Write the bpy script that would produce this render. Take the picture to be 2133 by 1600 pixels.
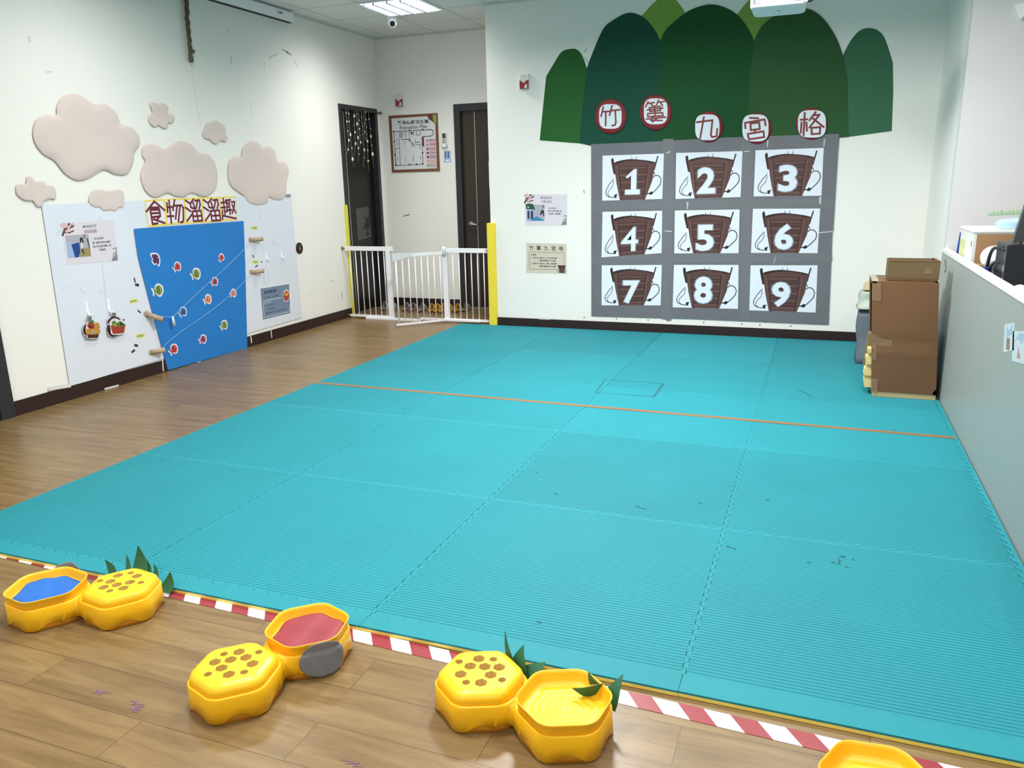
import bpy, math, random
from mathutils import Vector, Matrix
from mathutils.geometry import tessellate_polygon

random.seed(7)
for o in list(bpy.data.objects): bpy.data.objects.remove(o)
SC = bpy.context.scene
COL = SC.collection
PI = math.pi

# ------------------------------------------------------------------ camera
F = 1640.4                       # focal length in pixels of the 2133 x 1600 frame
YAW, PITCH, ROLL = (math.radians(a) for a in (-21.28, -14.30, -1.26))
EYE = Vector((0, 0, 1.45))
FW = Vector((math.sin(YAW)*math.cos(PITCH), math.cos(YAW)*math.cos(PITCH), math.sin(PITCH)))
R0 = Vector((math.cos(YAW), -math.sin(YAW), 0)); U0 = R0.cross(FW)
RT = R0*math.cos(ROLL) + U0*math.sin(ROLL); UP = -R0*math.sin(ROLL) + U0*math.cos(ROLL)
cam = bpy.data.cameras.new('camera'); camo = bpy.data.objects.new('camera', cam); COL.objects.link(camo)
cam.sensor_fit = 'HORIZONTAL'; cam.sensor_width = 36.0; cam.lens = F/2133*36.0
cam.clip_start = 0.05; cam.clip_end = 60
camo.matrix_world = Matrix(((RT.x, UP.x, -FW.x, EYE.x), (RT.y, UP.y, -FW.y, EYE.y), (RT.z, UP.z, -FW.z, EYE.z), (0, 0, 0, 1)))
SC.camera = camo

# ------------------------------------------------------------------ world, exposure, ceiling lamps' light
w = bpy.data.worlds.new('world'); SC.world = w; w.use_nodes = True
bg = w.node_tree.nodes['Background']; bg.inputs[0].default_value = (0.86, 0.93, 1.0, 1); bg.inputs[1].default_value = 0.38
vs = SC.view_settings; vs.view_transform = 'Standard'; vs.look = 'None'; vs.gamma = 1.0; vs.use_curve_mapping = False
vs.exposure = 0.15
HC = 3.115                       # ceiling height
LAMP_W = [42, 20, 124, 50, 23, 56, 32, 26, 54, 40, 7, 9]
LAMPS = [(-3.88, 7.27), (-3.88, 4.3), (-1.5, 4.9), (0.1, 4.5), (-3.88, 1.3), (-1.5, 2.1), (0.9, 2.1), (-3.88, -1.7), (-1.5, -0.9), (0.9, -0.9), (2.9, 4.9), (2.9, 2.1)]
def lamp_light(x, y, e, parent=None):
    l = bpy.data.lights.new('lamp_light', 'AREA'); l.shape = 'RECTANGLE'; l.size = 0.54; l.size_y = 0.54
    l.energy = e; l.color = (1.0, 0.985, 0.95); l.spread = math.radians(165)
    o = bpy.data.objects.new('lamp_light', l); COL.objects.link(o); o.location = (x, y, HC-(0.035 if y < 7 else 0.004))
    return o

# ------------------------------------------------------------------ planes of the room
XL, YB, YR, XE, XP, YP, XC = -4.982, 7.54, 8.631, -3.131, 0.805, 6.25, 0.826
C3 = Vector
FRAMES = {  # origin, u, v, n
    'left': (C3((XL, 0, 0)), C3((0, 1, 0)), C3((0, 0, 1)), C3((1, 0, 0))),
    'back': (C3((0, YB, 0)), C3((1, 0, 0)), C3((0, 0, 1)), C3((0, -1, 0))),
    'far': (C3((0, YR, 0)), C3((1, 0, 0)), C3((0, 0, 1)), C3((0, -1, 0))),
    'office': (C3((0, YP, 0)), C3((1, 0, 0)), C3((0, 0, 1)), C3((0, -1, 0))),
    'partition': (C3((XP, 0, 0)), C3((0, -1, 0)), C3((0, 0, 1)), C3((-1, 0, 0))),
    'floor': (C3((0, 0, 0)), C3((1, 0, 0)), C3((0, 1, 0)), C3((0, 0, 1))),
}
def meas(fr, px, py, off=0.0):
    """where a spot measured in the photograph lies on a plane of the room (a, b in metres)"""
    o, u, v, n = FRAMES[fr]
    d = FW + RT*((px-1066.5)/F) - UP*((py-800)/F)
    o2 = o + n*off
    t = (o2-EYE).dot(n)/d.dot(n)
    p = EYE + d*t - o2
    return (p.dot(u), p.dot(v))
def measl(fr, pts, off=0.0): return [meas(fr, x, y, off) for x, y in pts]
def crop(x0, y0, s): return lambda pts: [(x0+x/s, y0+y/s) for x, y in pts]
def place(fr, a, b, off=0.0, rot=0.0):
    o, u, v, n = FRAMES[fr]
    c, s = math.cos(rot), math.sin(rot)
    u2 = u*c+v*s; v2 = v*c-u*s
    p = o+u*a+v*b+n*off
    return Matrix(((u2.x, v2.x, n.x, p.x), (u2.y, v2.y, n.y, p.y), (u2.z, v2.z, n.z, p.z), (0, 0, 0, 1)))

# ------------------------------------------------------------------ materials
def lin(c):
    if isinstance(c, str):
        c = c.lstrip('#'); c = [int(c[i:i+2], 16)/255 for i in (0, 2, 4)]
    return tuple(v/12.92 if v <= 0.04045 else ((v+0.055)/1.055)**2.4 for v in c)
MATS = {}
def M(name, col, rough=0.6, var=0.06, vs=6.0, bump=0.0, bs=40.0, metal=0.0, emit=0.0, spec=0.5, scale3=(1, 1, 1), coat=0.0, alpha=1.0, trans=0.0):
    if name in MATS: return MATS[name]
    m = bpy.data.materials.new(name); m.use_nodes = True; nt = m.node_tree; N = nt.nodes; L = nt.links
    b = N['Principled BSDF']; c = lin(col)
    b.inputs['Roughness'].default_value = rough; b.inputs['Metallic'].default_value = metal
    b.inputs['Specular IOR Level'].default_value = spec
    if coat: b.inputs['Coat Weight'].default_value = coat; b.inputs['Coat Roughness'].default_value = 0.12
    if trans: b.inputs['Transmission Weight'].default_value = trans
    if alpha < 1: b.inputs['Alpha'].default_value = alpha
    tc = N.new('ShaderNodeTexCoord'); mp = N.new('ShaderNodeMapping'); mp.inputs['Scale'].default_value = scale3
    L.new(tc.outputs['Object'], mp.inputs['Vector'])
    no = N.new('ShaderNodeTexNoise'); no.inputs['Scale'].default_value = vs; no.inputs['Detail'].default_value = 3
    L.new(mp.outputs['Vector'], no.inputs['Vector'])
    mx = N.new('ShaderNodeMix'); mx.data_type = 'RGBA'
    mx.inputs['A'].default_value = tuple(min(1, v*(1-var)) for v in c)+(1,)
    mx.inputs['B'].default_value = tuple(min(1, v*(1+var)) for v in c)+(1,)
    L.new(no.outputs['Fac'], mx.inputs['Factor']); L.new(mx.outputs['Result'], b.inputs['Base Color'])
    if emit:
        b.inputs['Emission Color'].default_value = c+(1,); b.inputs['Emission Strength'].default_value = emit
    if bump:
        n2 = N.new('ShaderNodeTexNoise'); n2.inputs['Scale'].default_value = bs; n2.inputs['Detail'].default_value = 4
        L.new(mp.outputs['Vector'], n2.inputs['Vector'])
        bp = N.new('ShaderNodeBump'); bp.inputs['Strength'].default_value = bump; bp.inputs['Distance'].default_value = 0.01
        L.new(n2.outputs['Fac'], bp.inputs['Height']); L.new(bp.outputs['Normal'], b.inputs['Normal'])
    MATS[name] = m; return m

wall_m = M('cream_wall_paint', '#ECEBE6', 0.75, 0.015, 1.5, 0.04, 60)
office_m = M('white_wall_paint', '#D6D6D7', 0.75, 0.015, 1.5, 0.03, 60)
ceil_plain = M('ceiling_trim_paint', '#C9CCC8', 0.7, 0.02)
base_m = M('dark_brown_skirting', '#2B1817', 0.4, 0.12, 9, 0.03, 30, scale3=(1, 1, 6))
frame_m = M('charcoal_door_frame', '#26282C', 0.45, 0.08)
white_m = M('white_paint', '#F2F3F5', 0.4, 0.02)
white_met = M('white_powder_coat', '#F0F1F6', 0.3, 0.02)
paper_w = M('white_paper', '#E9ECF2', 0.55, 0.02, 20)
black_m = M('black_ink', '#17171A', 0.6, 0.1)
dirt_m = M('grey_scuff', '#A3A29E', 0.8, 0.2, 30)
dirt2_m = M('pale_scuff', '#CFCDC6', 0.8, 0.2, 30)

def wood_floor():
    m = bpy.data.materials.new('oak_plank_vinyl'); m.use_nodes = True; nt = m.node_tree; N = nt.nodes; L = nt.links; b = N['Principled BSDF']
    tc = N.new('ShaderNodeTexCoord'); mp = N.new('ShaderNodeMapping'); mp.inputs['Location'].default_value = (0.26, -1.57, 0)
    L.new(tc.outputs['Object'], mp.inputs['Vector'])
    br = N.new('ShaderNodeTexBrick'); br.offset = 0.5; br.inputs['Scale'].default_value = 1.0
    br.inputs['Brick Width'].default_value = 0.955; br.inputs['Row Height'].default_value = 0.16
    br.inputs['Mortar Size'].default_value = 0.0011; br.inputs['Mortar Smooth'].default_value = 0.1
    br.inputs['Color1'].default_value = (0, 0, 0, 1); br.inputs['Color2'].default_value = (1, 1, 1, 1); br.inputs['Mortar'].default_value = (0.5, 0.5, 0.5, 1)
    L.new(mp.outputs['Vector'], br.inputs['Vector'])
    # grain: long streaks, shifted from plank to plank
    m2 = N.new('ShaderNodeMapping'); m2.inputs['Scale'].default_value = (1.1, 11, 1)
    ad = N.new('ShaderNodeVectorMath'); ad.operation = 'MULTIPLY_ADD'; ad.inputs[1].default_value = (7, 3, 5)
    L.new(br.outputs['Color'], ad.inputs[0]); L.new(tc.outputs['Object'], ad.inputs[2])
    L.new(ad.outputs['Vector'], m2.inputs['Vector'])
    g = N.new('ShaderNodeTexNoise'); g.inputs['Scale'].default_value = 2.2; g.inputs['Detail'].default_value = 6; g.inputs['Roughness'].default_value = 0.62; g.inputs['Distortion'].default_value = 0.5
    L.new(m2.outputs['Vector'], g.inputs['Vector'])
    cr = N.new('ShaderNodeValToRGB'); e = cr.color_ramp.elements
    e[0].position = 0.28; e[0].color = lin('#67502F')+(1,); e[1].position = 0.72; e[1].color = lin('#8B744D')+(1,)
    k = cr.color_ramp.elements.new(0.5); k.color = lin('#7A623E')+(1,)
    L.new(g.outputs['Fac'], cr.inputs['Fac'])
    t = N.new('ShaderNodeMix'); t.data_type = 'RGBA'; t.blend_type = 'MULTIPLY'; t.inputs['Factor'].default_value = 1.0
    rr = N.new('ShaderNodeValToRGB'); rr.color_ramp.elements[0].color = (0.88, 0.87, 0.86, 1); rr.color_ramp.elements[1].color = (1, 1, 1, 1)
    L.new(br.outputs['Color'], rr.inputs['Fac'])
    L.new(cr.outputs['Color'], t.inputs['A']); L.new(rr.outputs['Color'], t.inputs['B'])
    mx = N.new('ShaderNodeMix'); mx.data_type = 'RGBA'; mx.inputs['B'].default_value = lin('#4A3A24')+(1,)
    L.new(br.outputs['Fac'], mx.inputs['Factor']); L.new(t.outputs['Result'], mx.inputs['A'])
    L.new(mx.outputs['Result'], b.inputs['Base Color'])
    b.inputs['Roughness'].default_value = 0.34; b.inputs['Specular IOR Level'].default_value = 0.5
    bp = N.new('ShaderNodeBump'); bp.inputs['Strength'].default_value = 0.12; bp.inputs['Distance'].default_value = 0.004
    L.new(g.outputs['Fac'], bp.inputs['Height']); L.new(bp.outputs['Normal'], b.inputs['Normal'])
    return m
floor_m = wood_floor()

def foam(name, col):
    m = bpy.data.materials.new(name); m.use_nodes = True; nt = m.node_tree; N = nt.nodes; L = nt.links; b = N['Principled BSDF']
    tc = N.new('ShaderNodeTexCoord')
    no = N.new('ShaderNodeTexNoise'); no.inputs['Scale'].default_value = 2.2; no.inputs['Detail'].default_value = 5
    geo = N.new('ShaderNodeNewGeometry'); L.new(geo.outputs['Position'], no.inputs['Vector'])
    c = lin(col); mx = N.new('ShaderNodeMix'); mx.data_type = 'RGBA'
    mx.inputs['A'].default_value = tuple(v*0.9 for v in c)+(1,); mx.inputs['B'].default_value = tuple(min(1, v*1.08) for v in c)+(1,)
    L.new(no.outputs['Fac'], mx.inputs['Factor'])
    oi = N.new('ShaderNodeObjectInfo'); mr = N.new('ShaderNodeMapRange'); mr.inputs['To Min'].default_value = 0.93; mr.inputs['To Max'].default_value = 1.04
    L.new(oi.outputs['Random'], mr.inputs['Value']); ml = N.new('ShaderNodeVectorMath'); ml.operation = 'SCALE'
    L.new(mx.outputs['Result'], ml.inputs[0]); L.new(mr.outputs['Result'], ml.inputs['Scale']); L.new(ml.outputs['Vector'], b.inputs['Base Color'])
    b.inputs['Roughness'].default_value = 0.6; b.inputs['Specular IOR Level'].default_value = 0.22
    return m
teal_m = foam('teal_ribbed_foam', '#258490')
yfoam_m = M('yellow_foam_underside', '#F0DA6A', 0.6, 0.03)

def ceiling_mat():
    m = bpy.data.materials.new('ceiling_tile_grid'); m.use_nodes = True; nt = m.node_tree; N = nt.nodes; L = nt.links; b = N['Principled BSDF']
    tc = N.new('ShaderNodeTexCoord'); mp = N.new('ShaderNodeMapping'); mp.inputs['Location'].default_value = (4.18, -7.57+0.6*20, 0)
    L.new(tc.outputs['Object'], mp.inputs['Vector'])
    br = N.new('ShaderNodeTexBrick'); br.offset = 0.0; br.inputs['Scale'].default_value = 1.0
    br.inputs['Brick Width'].default_value = 0.6; br.inputs['Row Height'].default_value = 0.6
    br.inputs['Mortar Size'].default_value = 0.011; br.inputs['Mortar Smooth'].default_value = 0.3
    br.inputs['Color1'].default_value = lin('#DDDFDB')+(1,); br.inputs['Color2'].default_value = lin('#E2E4E1')+(1,); br.inputs['Mortar'].default_value = lin('#BEC0BC')+(1,)
    L.new(mp.outputs['Vector'], br.inputs['Vector']); L.new(br.outputs['Color'], b.inputs['Base Color'])
    bp = N.new('ShaderNodeBump'); bp.inputs['Strength'].default_value = 0.4; bp.inputs['Distance'].default_value = 0.004; bp.invert = True
    L.new(br.outputs['Fac'], bp.inputs['Height']); L.new(bp.outputs['Normal'], b.inputs['Normal'])
    b.inputs['Roughness'].default_value = 0.8
    return m
ceil_m = ceiling_mat()

# ------------------------------------------------------------------ mesh building
class MB:
    def __init__(s): s.v = []; s.f = []; s.m = []; s.s = []; s.rk = 0
    def add(s, vs, fs, mat=0, smooth=False):
        o = len(s.v); s.v += [tuple(v) for v in vs]
        for f in fs: s.f.append([i+o for i in f]); s.m.append(mat); s.s.append(smooth)
        return s
    def box(s, a, b, mat=0):
        x0, y0, z0 = a; x1, y1, z1 = b
        return s.add([(x0, y0, z0), (x1, y0, z0), (x1, y1, z0), (x0, y1, z0), (x0, y0, z1), (x1, y0, z1), (x1, y1, z1), (x0, y1, z1)],
                     [(0, 3, 2, 1), (4, 5, 6, 7), (0, 1, 5, 4), (1, 2, 6, 5), (2, 3, 7, 6), (3, 0, 4, 7)], mat)
    def hexa(s, b4, t4, mat=0):
        return s.add(list(b4)+list(t4), [(0, 3, 2, 1), (4, 5, 6, 7), (0, 1, 5, 4), (1, 2, 6, 5), (2, 3, 7, 6), (3, 0, 4, 7)], mat)
    def prism(s, poly, z0, z1, mat=0, side=None, ngon=False):
        a = sum(poly[i][0]*poly[(i+1) % len(poly)][1]-poly[(i+1) % len(poly)][0]*poly[i][1] for i in range(len(poly)))
        if a < 0: poly = list(reversed(poly))
        n = len(poly)
        top = [(x, y, z1) for x, y in poly]; bot = [(x, y, z0) for x, y in poly]
        if n <= 4 or ngon: tris = [tuple(range(n))]
        else:
            tris = []
            for t in tessellate_polygon([[Vector((x, y, 0)) for x, y in poly]]):
                (ax, ay), (bx, by), (cx, cy) = poly[t[0]], poly[t[1]], poly[t[2]]
                tris.append(tuple(t) if (bx-ax)*(cy-ay)-(by-ay)*(cx-ax) > 0 else (t[0], t[2], t[1]))
        s.add(top, tris, mat)
        s.add(bot, [tuple(reversed(t)) for t in tris], mat)
        s.add(bot+top, [(i, (i+1) % n, n+(i+1) % n, n+i) for i in range(n)], mat if side is None else side)
        return s
    def ribbon(s, pts, w, z0, z1, mat=0):
        for i, ((x0, y0), (x1, y1)) in enumerate(zip(pts[:-1], pts[1:])):
            s.rk = (s.rk+1) % 40; e_ = s.rk*0.000012
            dx, dy = x1-x0, y1-y0; l = math.hypot(dx, dy)
            if l < 1e-9: continue
            ex, ey = dx/l*w*0.45, dy/l*w*0.45; nx, ny = -dy/l*w/2, dx/l*w/2
            s.prism([(x0-ex+nx, y0-ey+ny), (x0-ex-nx, y0-ey-ny), (x1+ex-nx, y1+ey-ny), (x1+ex+nx, y1+ey+ny)], z0, z1+e_, mat)
        return s
    def disc(s, c, r, z0, z1, mat=0, n=20, ry=None):
        ry = r if ry is None else ry
        return s.prism([(c[0]+r*math.cos(2*PI*i/n), c[1]+ry*math.sin(2*PI*i/n)) for i in range(n)], z0, z1, mat, ngon=True)
    def tube(s, pts, r, mat=0, n=8, caps=True, hollow=0.0):
        pts = [Vector(p) for p in pts]; rs = r if isinstance(r, (list, tuple)) else [r]*len(pts)
        rings = []; t0 = (pts[1]-pts[0]).normalized(); ref = Vector((0, 0, 1)) if abs(t0.z) < 0.9 else Vector((1, 0, 0))
        a = t0.cross(ref).normalized()
        for i, p in enumerate(pts):
            t = (pts[min(i+1, len(pts)-1)]-pts[max(i-1, 0)]).normalized()
            a = (a-t*a.dot(t)).normalized(); b = t.cross(a)
            rings.append([p+(a*math.cos(2*PI*k/n)+b*math.sin(2*PI*k/n))*rs[i] for k in range(n)])
        return s.loft(rings, mat, caps)
    def loft(s, rings, mat=0, caps=(True, True), smooth=True, mats=None):
        if isinstance(caps, bool): caps = (caps, caps)
        n = len(rings[0]); o = len(s.v)
        for r in rings: s.v += [tuple(p) for p in r]
        for i in range(len(rings)-1):
            for k in range(n):
                s.f.append([o+i*n+k, o+i*n+(k+1) % n, o+(i+1)*n+(k+1) % n, o+(i+1)*n+k]); s.m.append(mats[i] if mats else mat); s.s.append(smooth)
        if caps[0]: s.f.append([o+k for k in reversed(range(n))]); s.m.append(mats[0] if mats else mat); s.s.append(False)
        if caps[1]: s.f.append([o+(len(rings)-1)*n+k for k in range(n)]); s.m.append(mats[-1] if mats else mat); s.s.append(False)
        return s
    def lathe(s, prof, c=(0, 0), mat=0, n=24, caps=(True, True), axis='z', org=(0, 0, 0)):
        rings = []
        for r, h in prof:
            ring = []
            for k in range(n):
                x, y = r*math.cos(2*PI*k/n), r*math.sin(2*PI*k/n)
                p = {'z': (x+c[0], y+c[1], h), 'y': (x+c[0], h, -y+c[1]), 'x': (h, x+c[0], y+c[1])}[axis]
                ring.append((p[0]+org[0], p[1]+org[1], p[2]+org[2]))
            rings.append(ring)
        return s.loft(rings, mat, caps)
    def ball(s, c, r, mat=0, n=10, rz=None, ry=None):
        rz = rz or r; ry = ry or r
        rings = [[(c[0]+r*math.sin(PI*j/n)*math.cos(2*PI*k/(2*n)), c[1]+ry*math.sin(PI*j/n)*math.sin(2*PI*k/(2*n)), c[2]-rz*math.cos(PI*j/n)) for k in range(2*n)] for j in range(1, n)]
        return s.loft(rings, mat, True)
    def text(s, body, size, x, y, z, mat=0, bold=0.0, align='LEFT', depth=0.0, sx=1.0):
        vs, fs = text_geo(body, size, bold, align)
        return s.add([(x+vx*sx, y+vy, z) for vx, vy in vs], fs, mat)
    def build(s, name, mats, parent=None, mw=None, sharp=None):
        me = bpy.data.meshes.new(name); me.from_pydata(s.v, [], s.f)
        for m in (mats if isinstance(mats, (list, tuple)) else [mats]): me.materials.append(m)
        me.polygons.foreach_set('material_index', s.m); me.polygons.foreach_set('use_smooth', s.s)
        me.update()
        o = bpy.data.objects.new(name, me); COL.objects.link(o)
        if parent is not None: o.parent = parent
        if mw is not None: o.matrix_world = mw if parent is None else o.matrix_world
        if mw is not None and parent is not None: o.matrix_local = mw
        return o
_TX = {}
def text_geo(body, size, bold=0.0, align='LEFT'):
    k = (body, bold, align)
    if k not in _TX:
        cu = bpy.data.curves.new('lettering', 'FONT'); cu.body = body; cu.size = 1.0; cu.offset = bold; cu.align_x = align; cu.resolution_u = 3; cu.fill_mode = 'FRONT'
        ob = bpy.data.objects.new('lettering', cu)
        me = bpy.data.meshes.new_from_object(ob)
        _TX[k] = ([(v.co.x, v.co.y) for v in me.vertices], [tuple(p.vertices) for p in me.polygons])
        bpy.data.objects.remove(ob); bpy.data.curves.remove(cu); bpy.data.meshes.remove(me)
    vs, fs = _TX[k]
    return [(x*size, y*size) for x, y in vs], fs
def tag(o, label, cat, group=None, kind=None):
    if label: o['label'] = label
    if cat: o['category'] = cat
    if group: o['group'] = group
    if kind: o['kind'] = kind
    return o
def thing(name, label, cat, mw=None, group=None, loc=None):
    o = bpy.data.objects.new(name, None); COL.objects.link(o); o.empty_display_size = 0.05
    if loc is not None: o.location = loc
    if mw is not None: o.matrix_world = mw
    return tag(o, label, cat, group)
def struct(o, label=None): o['kind'] = 'structure'; return tag(o, label, None)
def smooth_closed(p, k=4):
    out = []; n = len(p)
    for i in range(n):
        a, b, c, d = p[i-1], p[i], p[(i+1) % n], p[(i+2) % n]
        for j in range(k):
            t = j/k
            out.append(tuple(0.5*(2*b[q]+(c[q]-a[q])*t+(2*a[q]-5*b[q]+4*c[q]-d[q])*t*t+(3*b[q]-a[q]-3*c[q]+d[q])*t**3) for q in (0, 1)))
    return out
def smooth_open(p, k=5):
    out = []; n = len(p)
    for i in range(n-1):
        a, b, c, d = p[max(i-1, 0)], p[i], p[i+1], p[min(i+2, n-1)]
        for j in range(k):
            t = j/k
            out.append(tuple(0.5*(2*b[q]+(c[q]-a[q])*t+(2*a[q]-5*b[q]+4*c[q]-d[q])*t*t+(3*b[q]-a[q]-3*c[q]+d[q])*t**3) for q in range(len(b))))
    return out+[tuple(p[-1])]
def centre(p):
    xs = [a for a, b in p]; ys = [b for a, b in p]
    return ((min(xs)+max(xs))/2, (min(ys)+max(ys))/2)
def rel(p, c): return [(a-c[0], b-c[1]) for a, b in p]
def ccw(p):
    a = sum(p[i][0]*p[(i+1) % len(p)][1]-p[(i+1) % len(p)][0]*p[i][1] for i in range(len(p)))
    return p if a > 0 else list(reversed(p))
def flat(name, fr, px, mat, off, label, cat, group=None, th=0.0015, sm=0, parent=None):
    """one sheet cut to an outline and fixed on a wall"""
    p = measl(fr, px, off)
    if sm: p = smooth_closed(p, sm)
    c = centre(p); mb = MB(); mb.prism(rel(p, c), 0, th)
    o = mb.build(name, mat, None, place(fr, c[0], c[1], off))
    return tag(o, label, cat, group)
def bilin(q):   # unit square -> quad (tl, tr, br, bl)
    tl, tr, br, bl = q
    def f(u, v):
        t = [tl[i]+(tr[i]-tl[i])*u for i in (0, 1)]; b = [bl[i]+(br[i]-bl[i])*u for i in (0, 1)]
        return (b[0]+(t[0]-b[0])*v, b[1]+(t[1]-b[1])*v)
    return f
class Print:
    """artwork on a sheet: unit coordinates, u to the right, v up, mapped on the sheet's four corners"""
    def __init__(s, q, z): s.q = bilin(q); s.mb = MB(); s.z = z; s.k = 0
        # each new piece of artwork sits a hair above the one before
    def nz(s): s.k += 1; return s.z+0.00006*s.k
    def poly(s, pts, mat): s.mb.prism([s.q(*p) for p in pts], s.z, s.nz(), mat); return s
    def rect(s, u0, v0, u1, v1, mat): return s.poly([(u0, v0), (u1, v0), (u1, v1), (u0, v1)], mat)
    def line(s, pts, w, mat):
        s.mb.ribbon([s.q(*p) for p in pts], w, s.z, s.nz(), mat); return s
    def oval(s, u, v, ru, rv, mat, n=16): return s.poly([(u+ru*math.cos(2*PI*i/n), v+rv*math.sin(2*PI*i/n)) for i in range(n)], mat)
    def text(s, body, u, v, h, mat, width=None, bold=0.0):
        """lettering centred on (u, v); h and width in sheet units"""
        vs, fs = text_geo(body, 1.0, bold)
        if not vs: return s
        x0, x1 = min(a for a, b in vs), max(a for a, b in vs); y0, y1 = min(b for a, b in vs), max(b for a, b in vs)
        W = width if width else h*(x1-x0)/max(1e-6, (y1-y0))
        z = s.nz()
        s.mb.add([s.q(u+((a-x0)/(x1-x0)-0.5)*W, v+((b-y0)/(y1-y0)-0.5)*h)+(z,) for a, b in vs], fs, mat); return s

# ================================================================== the setting
mb = MB(); mb.box((-9, -3.2, -0.1), (4.2, 10.2, 0)); struct(mb.build('floor', floor_m))
mb = MB(); mb.box((XL-0.13, -3.2, HC), (4.2, YR+0.13, HC+0.1)); struct(mb.build('ceiling', ceil_m))
# left wall, with the two door openings cut out; scuffs and nail marks belong to the paint
D1A, D1B, D1H = 7.765, 8.575, 2.33
mb = MB()
for y0, y1, z0, z1 in ((3.54, D1A, 0, HC), (D1A, D1B, D1H, HC), (D1B, YR, 0, HC), (2.45, 3.54, 2.3, HC), (-3.2, 2.45, 0, HC)):
    mb.box((XL-0.12, y0, z0), (XL, y1, z1))
struct(mb.build('wall_left', wall_m))
mb = MB()
def scuffs(fr, lst):
    for pts, wd, m in lst:
        p = [meas(fr, x, y) for x, y in pts]
        o, u, v, n = FRAMES[fr]; k = MB(); k.ribbon(p, wd, 0, 0.0012)
        mb.add([o+u*a+v*b+n*c for a, b, c in k.v], k.f, m)
c8 = crop(360, 0, 7.11)
scuffs('left', [(c8([(1425, 865), (1480, 830), (1555, 795)]), .014, 1), (c8([(1625, 735), (1700, 775)]), .012, 0), (c8([(1690, 775), (1745, 810)]), .016, 0), (c8([(1805, 900), (1850, 1025)]), .010, 1),
    (c8([(853, 830), (868, 960)]), .006, 0), (c8([(1350, 920), (1358, 1010)]), .008, 1), (c8([(810, 430), (812, 465)]), .008, 1), ([(522, 209), (524, 238)], .006, 1), ([(398, 132), (412, 235), (418, 262)], .003, 1), ([(60, 78), (62, 86)], .014, 1), ([(97, 150), (108, 149)], .010, 1),
    ([(690, 585), (697, 587)], .01, 1), ([(712, 610), (713, 622)], .012, 0), ([(706, 650), (716, 647)], .014, 0), ([(640, 610), (655, 611)], .004, 1)])
scuffs('back', [([(1222, 100), (1218, 108)], .016, 1), ([(1219, 122), (1225, 130)], .02, 1), ([(1216, 397), (1217, 401)], .012, 0)])
tmp_scuff = mb
o = mb.build('trim_1', [dirt_m, dirt2_m]); struct(o)
mb = MB(); mb.box((XE, YB, 0), (XC+0.12, YB+0.12, HC)); struct(mb.build('wall_back', wall_m))
mb = MB(); mb.box((XE, YB+0.12, 0), (XE+0.12, YR+0.1, HC)); struct(mb.build('wall_recess_side', wall_m))
D2A, D2B, D2H = -4.0, XE, 2.335
mb = MB(); mb.box((XL-0.12, YR, 0), (D2A, YR+0.12, HC)); mb.box((D2A, YR, D2H), (D2B, YR+0.12, HC)); struct(mb.build('wall_recess_back', wall_m))
mb = MB(); mb.box((XC, YP+.12, 0), (XC+0.12, YB, HC)); struct(mb.build('wall_right', wall_m))
mb = MB(); mb.box((XC, YP, 0), (4.2, YP+0.12, HC)); struct(mb.build('wall_office', office_m))
mb = MB(); mb.box((4.2, -3.2, 0), (4.3, YP+0.1, HC)); struct(mb.build('wall_office_side', office_m))
# trim along the ceiling
mb = MB(); mb.box((XL, -3, HC-0.02), (XL+0.03, YR, HC)); mb.box((XL+0.03, YR-0.03, HC-0.02), (XE, YR, HC)); mb.box((XE, YB-0.03, HC-0.02), (XC, YB, HC)); struct(mb.build('trim_2', ceil_plain))
# skirtings
def skirt(name, a, b): m = MB(); m.box(a, b); return struct(m.build(name, base_m))
skirt('baseboard_left', (XL, 3.545, 0), (XL+0.012, 7.735, 0.1))
skirt('baseboard_back', (XE+0.05, YB-0.012, 0), (XC, YB, 0.1))
skirt('baseboard_recess', (XL, YR-0.012, 0), (D2A, YR, 0.1))
skirt('baseboard_right', (XC-0.012, YP, 0), (XC, YB-0.012, 0.1))
# torn tape and flaked paint on the skirtings
mb = MB()
for fr, off, lst in (('left', 0.0125, [([(105, 809), (144, 803)], .03), ([(219, 810), (246, 803)], .012), ([(338.5, 750), (340, 772)], .012), ([(522, 699), (524, 713)], .014), ([(564.5, 689), (566, 703)], .012), ([(411, 755), (417, 753)], .012)]),
                     ('back', 0.0125, [([(1123, 663), (1144, 664)], .02)])):
    for pts, wd in lst:
        p = [meas(fr, x, y, off) for x, y in pts]; oo, u, v, n = FRAMES[fr]; k = MB(); k.ribbon(p, wd, 0, 0.001)
        mb.add([oo+u*a+v*b+n*(off+c) for a, b, c in k.v], k.f, 0)
struct(mb.build('trim_3', M('torn_white_tape', '#D8D8DA', 0.6, 0.15, 40)))
mb = MB()
for px in (1217, 1284, 1350, 1391, 1466, 1545, 1583, 1647):
    a, b = meas('back', px, 661+(px-1217)*0.042); mb.ball((a, YB-0.002, b), 0.006, 0, 4)
struct(mb.build('trim_4', M('nail_head', '#3C3C3E', 0.4, 0.1, metal=0.6)))

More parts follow.
